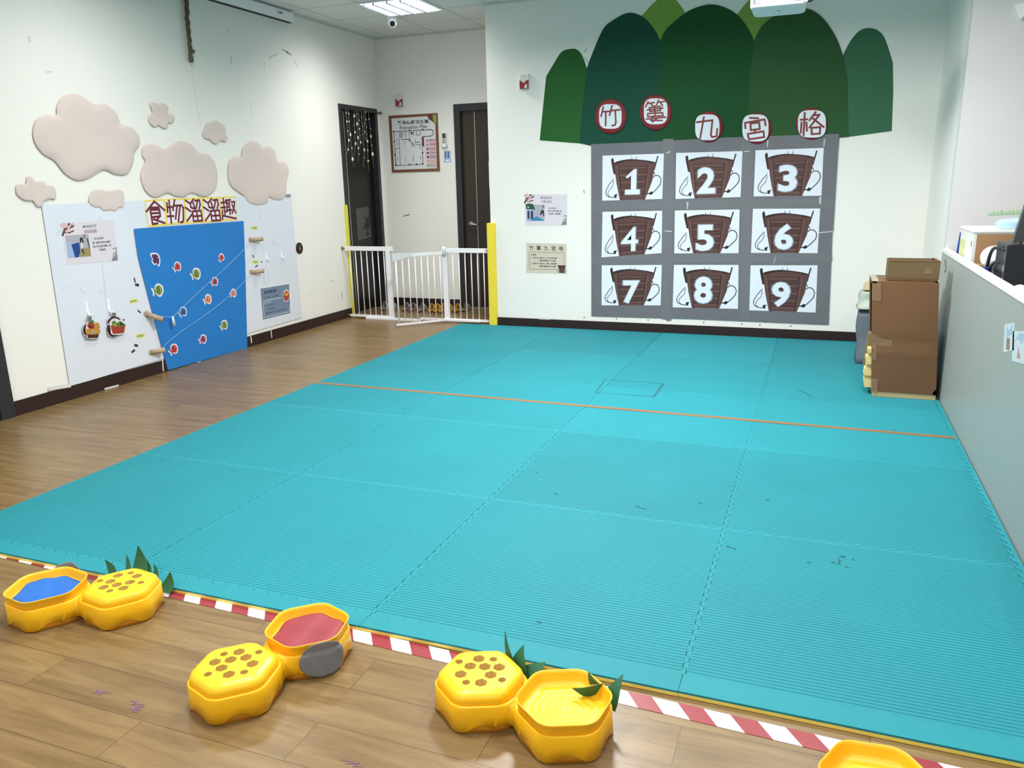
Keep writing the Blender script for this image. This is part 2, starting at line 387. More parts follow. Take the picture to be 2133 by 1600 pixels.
# ---- door 1 (left wall, near the recess corner)
dbrown = M('dark_walnut_door', '#34281F', 0.3, 0.25, 3.0, 0.03, 30, scale3=(1, 1, 9))
dk = M('black_lacquer_door', '#1A1614', 0.3, 0.15, 3.0, spec=0.25)
silver = M('brushed_metal', '#B9B4AE', 0.35, 0.08, 20, metal=0.7)
t = thing('door_1', None, None, loc=(XL, (D1A+D1B)/2, 0)); struct(t)
mb = MB()
for y0, y1, z0, z1 in ((D1A, D1A+0.045, 0, D1H), (D1B-0.06, D1B, 0, D1H), (D1A+.045, D1B-.06, D1H-0.05, D1H)): mb.box((-0.12, y0-(D1A+D1B)/2, z0), (0.012, y1-(D1A+D1B)/2, z1))
mb.build('door_frame', frame_m, t)
yc = (D1A+D1B)/2
mb = MB(); mb.box((-0.10, D1A+0.045-yc, 0.01), (-0.055, D1B-0.06-yc, D1H-0.05)); leaf = mb.build('door_leaf', dk, t)
mb = MB(); mb.box((-0.055, D1A+0.17-yc, 0.02), (-0.052, D1A+0.182-yc, D1H-0.06)); mb.build('metal_strip', silver, leaf)
# sheet with a dark leaf silhouette fixed to the door
q = [(D1A+0.30-yc, 1.20), (D1A+0.58-yc, 1.22), (D1A+0.60-yc, 0.86), (D1A+0.30-yc, 0.84)]
P = Print(q, 0.0012); P.mb.prism(list(reversed(q)), 0, 0.0012, 0)
P.poly([(.45, .3), (.7, .55), (.55, .75), (.85, .6), (.95, .85), (.98, .4), (.8, .2), (.95, .1), (.6, .05), (.75, .3)], 1)
sh = P.mb.build('door_sheet', [M('smoky_sheet', '#4A4642', 0.5, 0.1), black_m], leaf); sh.matrix_local = Matrix(((0, 0, 1, -0.053), (1, 0, 0, 0), (0, 1, 0, 0), (0, 0, 0, 1)))
mb = MB(); mb.box((0.0, 8.60-yc, 2.28), (0.05, 8.625-yc, 2.30)); mb.box((0.02, 8.575-yc, 2.285), (0.035, 8.61-yc, 2.297)); mb.build('door_closer_arm', M('dull_steel', '#7C7E78', 0.4, 0.1, metal=0.5), t)
# ---- door 2 (recess back wall)
xc = (D2A+D2B)/2
t = thing('door_2', None, None, loc=(xc, YR, 0)); struct(t)
mb = MB()
for x0, x1, z0, z1 in ((D2A, D2A+0.075, 0, D2H), (D2B-0.06, D2B, 0, D2H), (D2A+.075, D2B-.06, D2H-0.075, D2H)): mb.box((x0-xc, -0.015, z0), (x1-xc, 0.11, z1))
mb.build('door_frame', frame_m, t)
mb = MB(); mb.box((D2A+0.075-xc, 0.03, 0.01), (D2B-0.06-xc, 0.07, D2H-0.075)); leaf = mb.build('door_leaf', dbrown, t)
mb = MB(); mb.box((D2A+0.235-xc, 0.027, 0.02), (D2A+0.243-xc, 0.031, D2H-0.085)); mb.build('metal_strip', silver, leaf)
hx = -3.845-xc
mb = MB(); mb.lathe([(0.03, 0.03), (0.03, 0.022), (0.014, 0.02), (0.012, -0.02)], (hx, 0.995), 0, 16, axis='y'); mb.tube([(hx, -0.015, 0.995), (hx+0.02, -0.03, 0.996), (hx+0.11, -0.03, 0.99)], [0.012, 0.012, 0.009])
mb.build('door_handle', silver, leaf)
mb = MB(); mb.box((0.15-0.02-0.02-0.145, 0.0285, 1.40), (0.15-0.02+0.085, 0.0298, 1.70)); mb.build('notice_sheet', paper_w, leaf)
# ---- door 3 (left wall, beside the camera; only its jamb shows)
t = thing('door_3', None, None, loc=(XL, 3.0, 0)); struct(t)
mb = MB()
for y0, y1, z0, z1 in ((0.44, 0.54, 0, 2.3), (-0.55, -0.45, 0, 2.3), (-0.45, 0.44, 2.2, 2.3)): mb.box((-0.12, y0, z0), (0.02, y1, z1))
mb.build('door_frame', frame_m, t)
mb = MB(); mb.box((-0.1, -0.45, 0.01), (-0.06, 0.44, 2.2)); mb.build('door_leaf', dbrown, t)

# ---- ceiling lamps
lam_w = M('lamp_tube_glow', '#FFFFFF', 0.5, 0, emit=1.3)
lam_r = M('lamp_louvre_grey', '#454B54', 0.4, 0.02)
def make_lamp():
    t = thing('ceiling_light', 'square louvred ceiling lamp beside the white dome camera, seen in frame', 'ceiling light')
    mb = MB()
    for a in ((-.3, -.3, -.285, .3), (.285, -.3, .3, .3), (-.285, -.3, .285, -.285), (-.285, .285, .285, .3)): mb.box((a[0], a[1], -0.014), (a[2], a[3], 0))
    mb.build('lamp_frame', white_met, t)
    mb = MB(); mb.box((-0.285, -0.285, -0.001), (0.285, 0.285, 0)); mb.build('lamp_diffuser', lam_w, t)
    mb = MB()
    for i in range(1, 4):
        x = -0.285+0.1425*i; mb.box((x-0.006, -0.285, -0.034), (x+0.006, 0.285, -0.005))
    for i in range(1, 9):
        y = -0.285+0.0633*i; mb.box((-0.285, y-0.0012, -0.034), (0.285, y+0.0012, -0.005))
    mb.build('louvre', lam_r, t)
    return t
lamp0 = make_lamp()
for i, (x, y) in enumerate(LAMPS):
    if i == 0: lt = lamp0
    else:
        if i in (0,): pass
        lt = lamp0.copy(); COL.objects.link(lt)
        for ch in list(lamp0.children):
            c = ch.copy(); COL.objects.link(c); c.parent = lt
        lt['label'] = 'square louvred ceiling lamp outside the frame, row %d along the room at column %d' % (int(round(y*10)), int(round(x*10)))
    lt['group'] = 'louvred ceiling lamps'
    lt.location = (x, y, HC)
    lamp_light(x, y, LAMP_W[i])

# ================================================================== floor: foam tiles, tapes
TW, TH_, TZ = 1.0655, 1.084, 0.018
X0 = 0.775-4*TW; Y0 = 2.10
def teeth(n, amp, flip=1):
    """interlocking edge: (t, d) pairs along a unit edge"""
    out = []
    for i in range(n):
        s = amp*flip*(1 if i % 2 == 0 else -1)
        out += [((i+0.18)/n, s), ((i+0.82)/n, s)]
    return out
NT = 34
def edge(p, q, toothed, gap):
    dx, dy = q[0]-p[0], q[1]-p[1]; nx, ny = (dy, -dx); l = math.hypot(dx, dy); nx, ny = nx/l, ny/l
    pts = [(p[0]-nx*gap, p[1]-ny*gap)]
    if toothed:
        for t, d in teeth(NT, 0.007): pts.append((p[0]+dx*t+nx*(d-gap), p[1]+dy*t+ny*(d-gap)))
    return pts
def mat_tile(x0, y0, x1, y1, T, name, label):
    """T: toothed flags for bottom, right, top, left. Shared edges run the same way so that teeth mesh."""
    g = 0.0011; pts = []
    e = edge((x0, y0), (x1, y0), T[0], g); pts += e
    # right edge outwards +x ; the neighbour's left edge follows the same path
    pts += edge((x1, y0), (x1, y1), T[1], g)
    top = edge((x0, y1), (x1, y1), T[2], -g); pts += [(x1-g, y1-g)]+list(reversed(top[1:]))
    lf = edge((x0, y0), (x0, y1), T[3], -g); pts += [(x0+g, y1-g)]+list(reversed(lf[1:]))
    c = ((x0+x1)/2, (y0+y1)/2); mb = MB(); p = rel(pts, c)
    mb.prism(p, 0, TZ-0.007, 1, ngon=True); rb = name == 'foam_mat_tile'; tz = TZ-0.0018 if rb else TZ
    mb.prism(p, TZ-0.007, tz, 0, ngon=True)
    if rb:   # moulded ribs along the tile
        n = 66; pt = TH_/n; hx = (x1-x0)/2-0.008
        for i in range(1, n-1):
            y = y0+pt*(i+0.5)-c[1]
            if y > (y1-y0)/2-0.012: break
            sec = [(-pt*.40, tz-.001), (-pt*.34, tz+.0013), (-pt*.2, TZ), (pt*.2, TZ), (pt*.34, tz+.0013), (pt*.40, tz-.001)]
            mb.loft([[(sx*hx, y+yy, zz) for yy, zz in sec] for sx in (1, -1)], 0, True, smooth=False)
    o = mb.build(name, [teal_m, yfoam_m]); o.location = (c[0], c[1], 0.0015)
    return tag(o, label, 'floor mat', 'teal interlocking floor mats')
ROWN = ['row nearest the camera', 'second row from the front', 'middle row', 'row second from the back wall', 'row touching the back wall']
COLN = ['leftmost column beside bare planks', 'second column from left', 'third column from left', 'rightmost column by grey partition']
for r in range(5):
    for c in range(4):
        x0, x1 = X0+c*TW, X0+(c+1)*TW; y0, y1 = Y0+r*TH_, min(Y0+(r+1)*TH_, 7.525)
        mat_tile(x0, y0, x1, y1, (1, 1, r < 4, c > 0), 'foam_mat_tile', 'teal ribbed foam tile, %s, %s' % (ROWN[r], COLN[c]))
for c in range(4):
    mat_tile(X0+c*TW, 2.013, X0+(c+1)*TW, Y0, (0, 0, 1, 0), 'foam_mat_edge', 'narrow teal foam edging along red-white tape, %s' % COLN[c])
for r in range(5):
    y0, y1 = Y0+r*TH_, min(Y0+(r+1)*TH_, YP-0.02 if r == 3 else 9)
    if r == 4: y0, y1 = Y0+r*TH_, 7.5
    mat_tile(0.775, y0, 0.800, y1, (0, 0, 0, 1), 'foam_mat_edge', 'thin teal foam edging against the grey partition, %s' % ROWN[r])
# pencilled square and scratches on the mats
mb = MB(); sq = measl('floor', [(1260, 791), (1382, 799), (1362, 826), (1240, 818)], TZ+0.0015)
mb.ribbon([sq[0], sq[1]], 0.007, 0, 0.0006); mb.ribbon([sq[2], sq[3]], 0.006, 0, 0.0006); mb.ribbon([sq[1], sq[2]], 0.016, 0, 0.0007); mb.ribbon([sq[3], sq[0]], 0.009, 0, 0.0006)
o = mb.build('marked_square', M('faded_pencil', '#175A61', 0.8, 0.25, 60)); o.location = (0, 0, TZ+0.0017); tag(o, 'faint dark square outline marked on teal mat behind the orange line', 'floor marking')
mb = MB()
for pts, wd in (([(1752, 1159), (1759, 1160)], .008), ([(1745, 1162), (1750, 1168)], .004), ([(1748, 1169), (1748, 1174)], .008), ([(1733, 1171), (1738, 1173)], .006), ([(1763, 1181), (1765, 1182)], .008), ([(1324, 1054), (1332, 1057), (1345, 1061)], .005), ([(1515, 1138), (1532, 1144)], .006), ([(1776, 1165), (1777, 1166)], .006), ([(1682, 1172), (1688, 1172)], .006), ([(1458, 1048), (1463, 1050)], .008), ([(1156, 1028), (1162, 1031)], .005), ([(1664, 813), (1690, 825)], .008), ([(1860, 895), (1863, 896)], .01), ([(1117, 983), (1119, 985)], .008), ([(1598, 1041), (1600, 1042)], .008), ([(1120, 1295), (1126, 1298)], .008)):
    mb.ribbon(measl('floor', pts, TZ+0.0015), wd, 0, 0.0006)
o = mb.build('mat_scuffs', M('dark_scuff_teal', '#14555A', 0.9, 0.2)); o.location = (0, 0, TZ+0.0017); tag(o, 'small dark nicks scattered over the teal mat', 'scuff', None, 'stuff')
# orange tape line
l0, l1 = meas('floor', 655, 797.3, TZ), meas('floor', 1991, 913, TZ)
mb = MB(); mb.prism([(l0[0], l0[1]-.021), (l1[0], l1[1]-.021), (l1[0], l1[1]+.021), (l0[0], l0[1]+.021)], 0, 0.0008)
o = mb.build('floor_tape_line', M('orange_brown_tape', '#80603F', 0.5, 0.08, 12)); o.location = (0, 0, TZ+0.0018); tag(o, 'orange-brown tape line running across the teal mats', 'tape')
# red and white hazard tape on the planks
sl = -0.030
def tline(x, k): return (x, 1.914+sl*(x-0)-0.0+k*0.062)
mb = MB(); period = 0.1465; x = -3.6; ph = -0.433+0.062*0.72
n0 = int((-3.6-ph)/period)-1
for i in range(n0, n0+34):
    xa = ph+i*period
    for k, (s, e, mt) in enumerate(((0, 0.5, 0), (0.5, 1.0, 1))):
        a, b = xa+s*period, xa+e*period
        mb.prism([tline(a, 0), tline(b, 0), tline(b-0.045, 1), tline(a-0.045, 1)], 0, 0.0009, mt)
o = mb.build('hazard_tape', [M('dark_red_tape', '#8C2A34', 0.35, 0.05), M('white_tape', '#E6E6F0', 0.35, 0.02)]); o.location = (0, 0, 0.0005)
tag(o, 'red and white striped tape along the front edge of the teal mats', 'tape')
# purple crayon scribbles on the planks
purple = M('purple_crayon', '#6E5064', 0.8, 0.2, 40)
def scribble(pts_list, w, label):
    pp = [measl('floor', p) for p in pts_list]; c = centre([q for p in pp for q in p]); mb = MB()
    for p in pp: mb.ribbon(rel(p, c), w, 0, 0.0006)
    o = mb.build('crayon_scribble', purple); o.location = (c[0], c[1], 0.0004); tag(o, label, 'scribble', 'crayon scribbles on the planks')
k = crop(0, 1120, 2.8066)
scribble([k([(540, 915), (570, 895), (600, 900), (560, 905), (585, 920)]), k([(590, 900), (645, 912)]), k([(575, 890), (600, 915)])], .0035, 'small purple crayon scribble on the planks, left of the two')
scribble([k([(760, 955), (800, 960), (770, 975), (845, 975), (790, 990), (835, 990), (765, 1000), (825, 1005), (775, 1020)]), k([(770, 1000), (800, 1022)])], .004, 'denser purple crayon scribble in front of the red cushion tray')
scribble([[(712, 1583), (735, 1588), (720, 1592), (748, 1590), (735, 1597), (755, 1597)]], .003, 'purple crayon marks at the bottom edge of the photo')

# ================================================================== pineapple trays
yel = M('yellow_plastic', '#F3BA16', 0.36, 0.03, 5, 0.02, 90, spec=0.4)
yel_in = M('yellow_plastic_inside', '#F1B518', 0.42, 0.03, 5)
ylo = M('foot_rim_shade_amber', '#E09A2C', 0.45, 0.06, 8)  # same plastic as the body; deeper amber paints in the shading under the lip
leaf_m = M('dark_green_card', '#22603F', 0.6, 0.1, 10)
patch_m = M('grey_felt_patch', '#77777C', 0.8, 0.06, 14, 0.1, 60)
HEXR, HEXA, DIST = 0.058, 0.065, 0.13
def sdhex(x, y, a):
    # flats face the long axis
    x, y = abs(x), abs(y); k = math.sqrt(3)/2
    return max(x, x*0.5+y*k)-a if False else _hex(x, y, a)
def _hex(px, py, r):
    kx, ky, kz = -0.866025404, 0.5, 0.577350269
    # pointy in y: swap so that flats face x
    x, y = abs(py), abs(px)
    d = 2*min(kx*x+ky*y, 0.0); x -= d*kx; y -= d*ky
    x -= max(-kz*r, min(kz*r, x)); y -= r
    return math.hypot(x, y)*(1 if y > 0 else -1)
def sd8(x, y):
    a = _hex(x-DIST, y, HEXA)-HEXR; b = _hex(x+DIST, y, HEXA)-HEXR; k = 0.05
    h = max(k-abs(a-b), 0)/k
    return min(a, b)-h*h*k*0.25
def sd1(x, y): return _hex(x, y, HEXA)-HEXR
def outline(fn, n, off, c=(0, 0)):
    pts = []
    for i in range(n):
        t = 2*PI*i/n; lo, hi = 0.0, 0.5; st = 0.004; r = hi
        while r > 0 and fn(c[0]+r*math.cos(t), c[1]+r*math.sin(t)) > off: r -= st
        a, b = r, r+st
        for _ in range(18):
            m = (a+b)/2
            if fn(c[0]+m*math.cos(t), c[1]+m*math.sin(t)) > off: b = m
            else: a = m
        pts.append((c[0]+a*math.cos(t), c[1]+a*math.sin(t)))
    return pts
N8 = 160
_o8 = {o_: outline(sd8, N8, o_) for o_ in (0.0, -0.003, -0.006, -0.008, -0.012, -0.03)}
def o1(off, n=72): return outline(sd1, n, off)
HOLES = [(-.032, .046, 1), (.007, .062, 0), (-.076, .008, 0), (-.036, .004, 1), (.003, .02, 1), (.041, .036, 1), (-.04, -.041, 1), (.037, -.006, 1), (.077, -.012, 0), (-.007, -.066, 0), (.031, -.049, 1)]
def tray_body():
    mb = MB(); a = _o8[0.0]; z = []
    for x, y in a:   # lower lip waves: low at the corners of the hexagons
        cx = x-DIST if x > 0 else x+DIST
        r = math.hypot(cx, y); zz = 0.027-0.021*max(0, min(1, (r-0.1225)/0.009))
        if abs(x) < 0.04: zz = 0.025
        z.append(zz)
    rings = [[(p[0], p[1], h) for p, h in zip(_o8[-0.008], [max(0.004, q-0.003) for q in z])],
             [(p[0], p[1], h) for p, h in zip(_o8[0.0], z)],
             [(p[0], p[1], 0.05) for p in _o8[-0.003]], [(p[0], p[1], 0.079) for p in _o8[-0.003]],
             [(p[0], p[1], 0.083) for p in _o8[-0.006]], [(p[0], p[1], 0.0825) for p in _o8[-0.008]], [(p[0], p[1], 0.074) for p in _o8[-0.012]]]
    mb.loft(rings, 0, (True, True)); return mb
def tray_rim(): 
    mb = MB(); mb.loft([[(p[0], p[1], h) for p in _o8[-0.006]] for h in (0.0, 0.03)]+[[(p[0], p[1], 0.04) for p in _o8[-0.012]]], 0, True); return mb
def tub_mesh(rings_on):
    mb = MB(); c = DIST; R = lambda off, z, n=72: [(x+c, y, z) for x, y in o1(off, n)]
    prof = [(-0.011, 0.074), (-0.010, 0.09), (-0.006, 0.106), (-0.003, 0.114), (-0.004, 0.1158), (-0.0065, 0.115), (-0.010, 0.106), (-0.014, 0.088), (-0.019, 0.080), (-0.034, 0.0775)]
    if rings_on:
        for k in range(4):
            o_ = -0.046-0.019*k; prof += [(o_+0.006, 0.0775), (o_, 0.0805), (o_-0.006, 0.0805), (o_-0.012, 0.0775)]
    mb.loft([R(o_, z) for o_, z in prof if o_ > -0.118], 0, (False, True)); return mb
def lid_mesh():
    mb = MB(); c = -DIST; zt = 0.115; R = lambda off, z: [(x+c, y, z) for x, y in o1(off)]
    mb.loft([R(-0.012, 0.074), R(-0.010, 0.0825), R(-0.0105, 0.094), R(-0.015, 0.105), R(-0.024, 0.111), R(-0.030, 0.1125), R(-0.033, 0.1145), R(-0.036, zt)], 0, (False, False))
    outer = [(x, y) for x, y in o1(-0.036)]; holes = []
    for hx, hy, big in HOLES:
        r = 0.0185 if big else 0.0122
        holes.append([(hx+r*math.cos(PI/6+PI/3*k+0.35), hy+r*math.sin(PI/6+PI/3*k+0.35)) for k in range(6)])
    loops = [[Vector((x, y, 0)) for x, y in outer]]+[[Vector((x, y, 0)) for x, y in reversed(h)] for h in holes]
    flat_ = [p for l in loops for p in l]
    tr = []
    for t in tessellate_polygon(loops):
        a, b, d = (flat_[i] for i in t)
        tr.append(tuple(t) if (b.x-a.x)*(d.y-a.y)-(b.y-a.y)*(d.x-a.x) > 0 else (t[0], t[2], t[1]))
    mb.add([(p.x+c, p.y, zt) for p in flat_], tr, 0)
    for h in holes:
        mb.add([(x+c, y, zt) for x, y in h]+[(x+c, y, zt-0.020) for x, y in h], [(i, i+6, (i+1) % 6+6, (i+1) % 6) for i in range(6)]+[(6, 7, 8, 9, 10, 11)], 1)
    return mb
_body, _rim, _tub, _tubr, _lid = tray_body(), tray_rim(), tub_mesh(False), tub_mesh(True), lid_mesh()
def leaf_piece(parent, base, tip, wd, bend=0.01):
    """a cut card leaf: base and tip in tray coordinates"""
    b, t_ = Vector(base), Vector(tip); ax = t_-b; side = ax.cross(Vector((0.35, 0.9, 0.1))).normalized()
    if side.length < .1: side = Vector((1, 0, 0))
    nn = ax.cross(side).normalized(); mb = MB(); rings = []
    for i in range(7):
        s = i/6; p = b+ax*s+nn*bend*math.sin(s*PI); h = wd*0.5*(1-s)**0.8*(1+0.5*math.sin(s*PI))+0.0006
        rings.append([p-side*h-nn*.0007, p+side*h-nn*.0007, p+side*h+nn*.0007, p-side*h+nn*.0007])
    mb.loft(rings, 0, True, smooth=False); return mb.build('leaf', leaf_m, parent)
def tray(lid_c, open_c, label, fill, leaves, patch):
    mid = ((lid_c[0]+open_c[0])/2, (lid_c[1]+open_c[1])/2); ang = math.atan2(open_c[1]-lid_c[1], open_c[0]-lid_c[0])
    t = thing('pineapple_tray', label, 'play tray', None, 'yellow twin-hexagon play trays', (mid[0], mid[1], 0)); t.rotation_euler = (0, 0, ang)
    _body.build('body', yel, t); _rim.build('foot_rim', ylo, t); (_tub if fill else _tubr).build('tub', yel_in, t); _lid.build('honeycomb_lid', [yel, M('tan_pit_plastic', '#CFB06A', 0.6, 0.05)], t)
    ca, sa = math.cos(-ang), math.sin(-ang)
    L_ = lambda p: (ca*(p[0]-mid[0])-sa*(p[1]-mid[1]), sa*(p[0]-mid[0])+ca*(p[1]-mid[1]), p[2])
    for b, tp, wd in leaves: leaf_piece(t, L_(b), L_(tp), wd)
    if patch:
        a0, a1, z0, z1 = patch   # patch wraps the tub wall between two bearings
        mb = MB(); n = 18; g = []
        for j in range(n+1):
            v = -1+2*j/n; row = []
            for i in range(n+1):
                u = -1+2*i/n; x_, y_ = u*math.sqrt(max(0, 1-v*v/2)), v*math.sqrt(max(0, 1-u*u/2))
                th = (a0+a1)/2+(a1-a0)/2*x_; zz = (z0+z1)/2+(z1-z0)/2*y_
                r = 0.05
                off = 0.005 if zz < 0.086 else (-0.001+0.0035*(zz-0.086)/0.02)
                off += 0.003+0.0015*math.sin(9*x_+3*y_)
                while sd8(DIST+r*math.cos(th), r*math.sin(th)) < off and r < 0.3: r += 0.0008
                row.append((DIST+r*math.cos(th), r*math.sin(th), zz))
            g.append(row)
        vs_ = [p for row in g for p in row]; W_ = n+1
        mb.add(vs_, [(j*W_+i, j*W_+i+1, (j+1)*W_+i+1, (j+1)*W_+i) for j in range(n) for i in range(n)], 0, True)
        o = mb.build('felt_patch', patch_m, t); o['label'] = 'grey felt patch'
        sm = o.modifiers.new('thick', 'SOLIDIFY'); sm.thickness = 0.0015; sm.offset = 0
    return t, mid, ang
def cushion(open_c, ang, mat, label):
    mb = MB(); R = lambda off, zf: [(x, y, zf(x, y)) for x, y in o1(off, 60)]
    f = lambda k: (lambda x, y: 0.0785+0.0135*k+0.0035*math.sin(31*x+9*y)*k+0.0028*math.sin(55*y-20*x)*k+0.002*math.sin(90*x+40*y)*k)
    mb.loft([R(-0.036, lambda x, y: 0.0780), R(-0.022, lambda x, y: 0.081), R(-0.0205, f(0.45)), R(-0.026, f(0.85)), R(-0.045, f(1.05)), R(-0.07, f(1.0)), R(-0.095, f(1.1)), R(-0.115, f(1.05))], 0, True)
    # seam along the edge
    o = mb.build('cushion', mat); o.location = (open_c[0], open_c[1], 0.0); o.rotation_euler = (0, 0, ang); tag(o, label, 'cushion')
U1L, U1O = (-2.222, 1.850), (-2.463, 1.753)
U2L, U2O = (-1.508, 1.585), (-1.425, 1.836)
U3L, U3O = (-0.812, 1.790), (-0.555, 1.757)
U4L, U4O = (0.235, 1.452), (0.212, 1.711)
blue_m = M('royal_blue_cloth', '#1760B4', 0.75, 0.06, 6, 0.35, 16)
red_m = M('raspberry_red_cloth', '#8A2E3A', 0.6, 0.06, 6, 0.35, 16)
t, m_, a_ = tray(U1L, U1O, 'yellow twin-hexagon tray holding a blue cushion, leftmost', True,
    [((-2.385, 1.955, .02), (-2.50, 2.03, .07), .07), ((-2.33, 1.965, .05), (-2.372, 2.02, .117), .034), ((-2.285, 1.985, .05), (-2.306, 2.02, .165), .07), ((-2.255, 1.985, .05), (-2.285, 2.02, .125), .05), ((-2.215, 1.985, .05), (-2.239, 2.02, .10), .03), ((-2.17, 1.985, .012), (-2.165, 2.02, .08), .05)],
    (-2.15, -1.1, 0.006, 0.128))
cushion(U1O, a_, blue_m, 'blue cloth cushion filling the open half of the leftmost yellow tray')
t, m_, a_ = tray(U2L, U2O, 'yellow twin-hexagon tray holding a red cushion, with grey patch facing camera', True, [], (-2.42, -1.36, 0.003, 0.120))
cushion(U2O, a_, red_m, 'red cloth cushion filling the open half of the second yellow tray')
tray(U3L, U3O, 'empty yellow twin-hexagon tray with two tufts of green paper leaves', False,
    [((-0.745, 1.90, .05), (-0.795, 1.94, .155), .032), ((-0.735, 1.90, .05), (-0.733, 1.93, .128), .06), ((-0.72, 1.895, .03), (-0.665, 1.93, .085), .06), ((-0.73, 1.885, .02), (-0.71, 1.91, .045), .06),
     ((-0.475, 1.845, .095), (-0.548, 1.81, .105), .05), ((-0.478, 1.86, .085), (-0.517, 1.865, .13), .04), ((-0.45, 1.83, .055), (-0.42, 1.87, .138), .045)], None)
tray(U4L, U4O, 'empty yellow twin-hexagon tray at the bottom edge near the right corner', False, [], None)

# ================================================================== left wall
c1 = crop(0, 150, 3.232)
pink = M('blush_pink_paper', '#D6C7C2', 0.8, 0.04, 4, 0.8, 6)
pink2 = M('blush_pink_edge', '#DDBFB8', 0.8, 0.04)
def cloud(pts, label, puff):
    p = smooth_closed(measl('left', c1(pts), 0.012), 5); c = centre(p); p = ccw(rel(p, c)); mb = MB()
    n = len(p); sc = lambda k, z: [(x*k, y*k, z) for x, y in p]
    mb.loft([sc(1.0, 0), sc(1.0, 0.0015), sc(0.985, 0.003), sc(0.93, 0.003+puff*0.5), sc(0.75, 0.003+puff), sc(0.45, 0.003+puff*0.8), sc(0.15, 0.003+puff*0.9)], 0, True, mats=[1, 1, 0, 0, 0, 0, 0])
    o = mb.build('paper_cloud', [pink, pink2], None, place('left', c[0], c[1], 0.008)); tag(o, label, 'paper cloud', 'pink paper clouds on the left wall')
cloud([(380,290),(385,230),(430,165),(520,150),(600,195),(650,220),(720,220),(790,285),(815,355),(880,370),(935,430),(940,490),(905,545),(900,600),(860,685),(780,690),(700,660),(600,715),(520,730),(440,685),(370,600),(290,550),(235,470),(225,390),(250,320),(310,290)], 'largest pink paper cloud, upper left on the left wall', .012)
cloud([(1010,215),(1040,205),(1070,215),(1105,210),(1135,240),(1130,280),(1170,290),(1175,325),(1155,345),(1135,345),(1130,375),(1100,380),(1070,360),(1040,370),(1008,340),(1005,300),(1030,275)], 'small five-lobed pink paper cloud right of the largest cloud', .003)
cloud([(1400,345),(1430,345),(1450,325),(1480,340),(1515,370),(1520,420),(1533,445),(1520,472),(1490,462),(1460,485),(1430,475),(1415,455),(1385,450),(1368,420),(1380,385)], 'small pink paper cloud above the blue bucket, higher right', .003)
cloud([(960,560),(965,505),(1010,485),(1060,495),(1105,520),(1160,490),(1215,465),(1290,490),(1345,545),(1410,560),(1450,620),(1465,700),(1450,790),(1400,835),(1350,835),(1295,815),(1240,840),(1180,835),(1130,815),(1060,843),(1010,830),(970,780),(950,700),(965,640),(980,600)], 'wide pink paper cloud resting just above the red lettering cards', .007)
cloud([(1625,570),(1640,510),(1690,467),(1740,480),(1770,510),(1810,498),(1850,530),(1870,595),(1920,610),(1945,670),(1930,740),(1925,820),(1900,860),(1850,860),(1808,845),(1800,880),(1740,895),(1680,880),(1640,830),(1570,780),(1540,710),(1545,610),(1580,575)], 'rightmost large pink paper cloud overlapping the board corner', .007)
cloud([(175,755),(185,705),(215,705),(240,735),(290,735),(315,760),(355,765),(378,800),(375,855),(345,855),(300,870),(285,905),(250,905),(225,870),(200,868),(160,860),(115,820),(113,765),(140,752)], 'leftmost small pink paper cloud at the top left board corner', .003)
cloud([(625,800),(665,790),(740,800),(790,790),(830,805),(838,860),(830,910),(800,915),(780,935),(740,930),(700,935),(670,910),(640,910),(605,885),(600,850),(610,830)], 'small pink paper cloud on the board top edge above the pale poster', .003)
# white board panel
wb_m = M('bluish_white_board', '#DBE0EC', 0.35, 0.035, 2.2, 0.02, 10)
q = measl('left', [(85, 427), (605, 404), (628, 661), (143.8, 805)]); c = centre(q)
mb = MB(); mb.prism(rel(q, c), 0, 0.006, 0, side=2)
for pts, wd in (([(206, 452), (212, 560)], .010), ([(212, 560), (222, 650)], .012), ([(540, 445), (541, 458)], .012), ([(164, 600), (175, 612)], .008), ([(127, 604), (138, 597)], .006), ([(207, 606), (211, 610)], .01), ([(566, 503), (576, 512)], .010), ([(548, 560), (549, 590)], .016), ([(556, 560), (560, 586)], .01), ([(116, 487), (128, 478)], .008)):
    mb.ribbon(rel(measl('left', pts), c), wd, 0.006, 0.0064, 1)
for pts, wd in (([(278, 580), (280, 587)], .012), ([(282, 593), (286, 594)], .022), ([(280, 719), (284, 720)], .02), ([(274, 733), (278, 730)], .018), ([(525, 532), (527, 536)], .012), ([(531, 556), (535, 553)], .012), ([(543, 545), (544, 546)], .012), ([(286, 647), (291, 651)], .012)):
    mb.ribbon(rel(measl('left', pts), c), wd, 0.006, 0.0068, 3)
mb.prism(rel(measl('left', [(593, 405), (604, 404.5), (604.5, 411), (594, 412)]), c), 0.006, 0.0066, 2)
o = mb.build('white_board', [wb_m, M('smudge_grey', '#CBD1D9', 0.6, 0.15, 30), M('board_edge_grey', '#8C8D8C', 0.6, 0.1), M('brown_speck', '#3B3230', 0.8, 0.2)], None, place('left', c[0], c[1], 0.001)); tag(o, 'wide bluish white board panel covering the lower left wall', 'board')
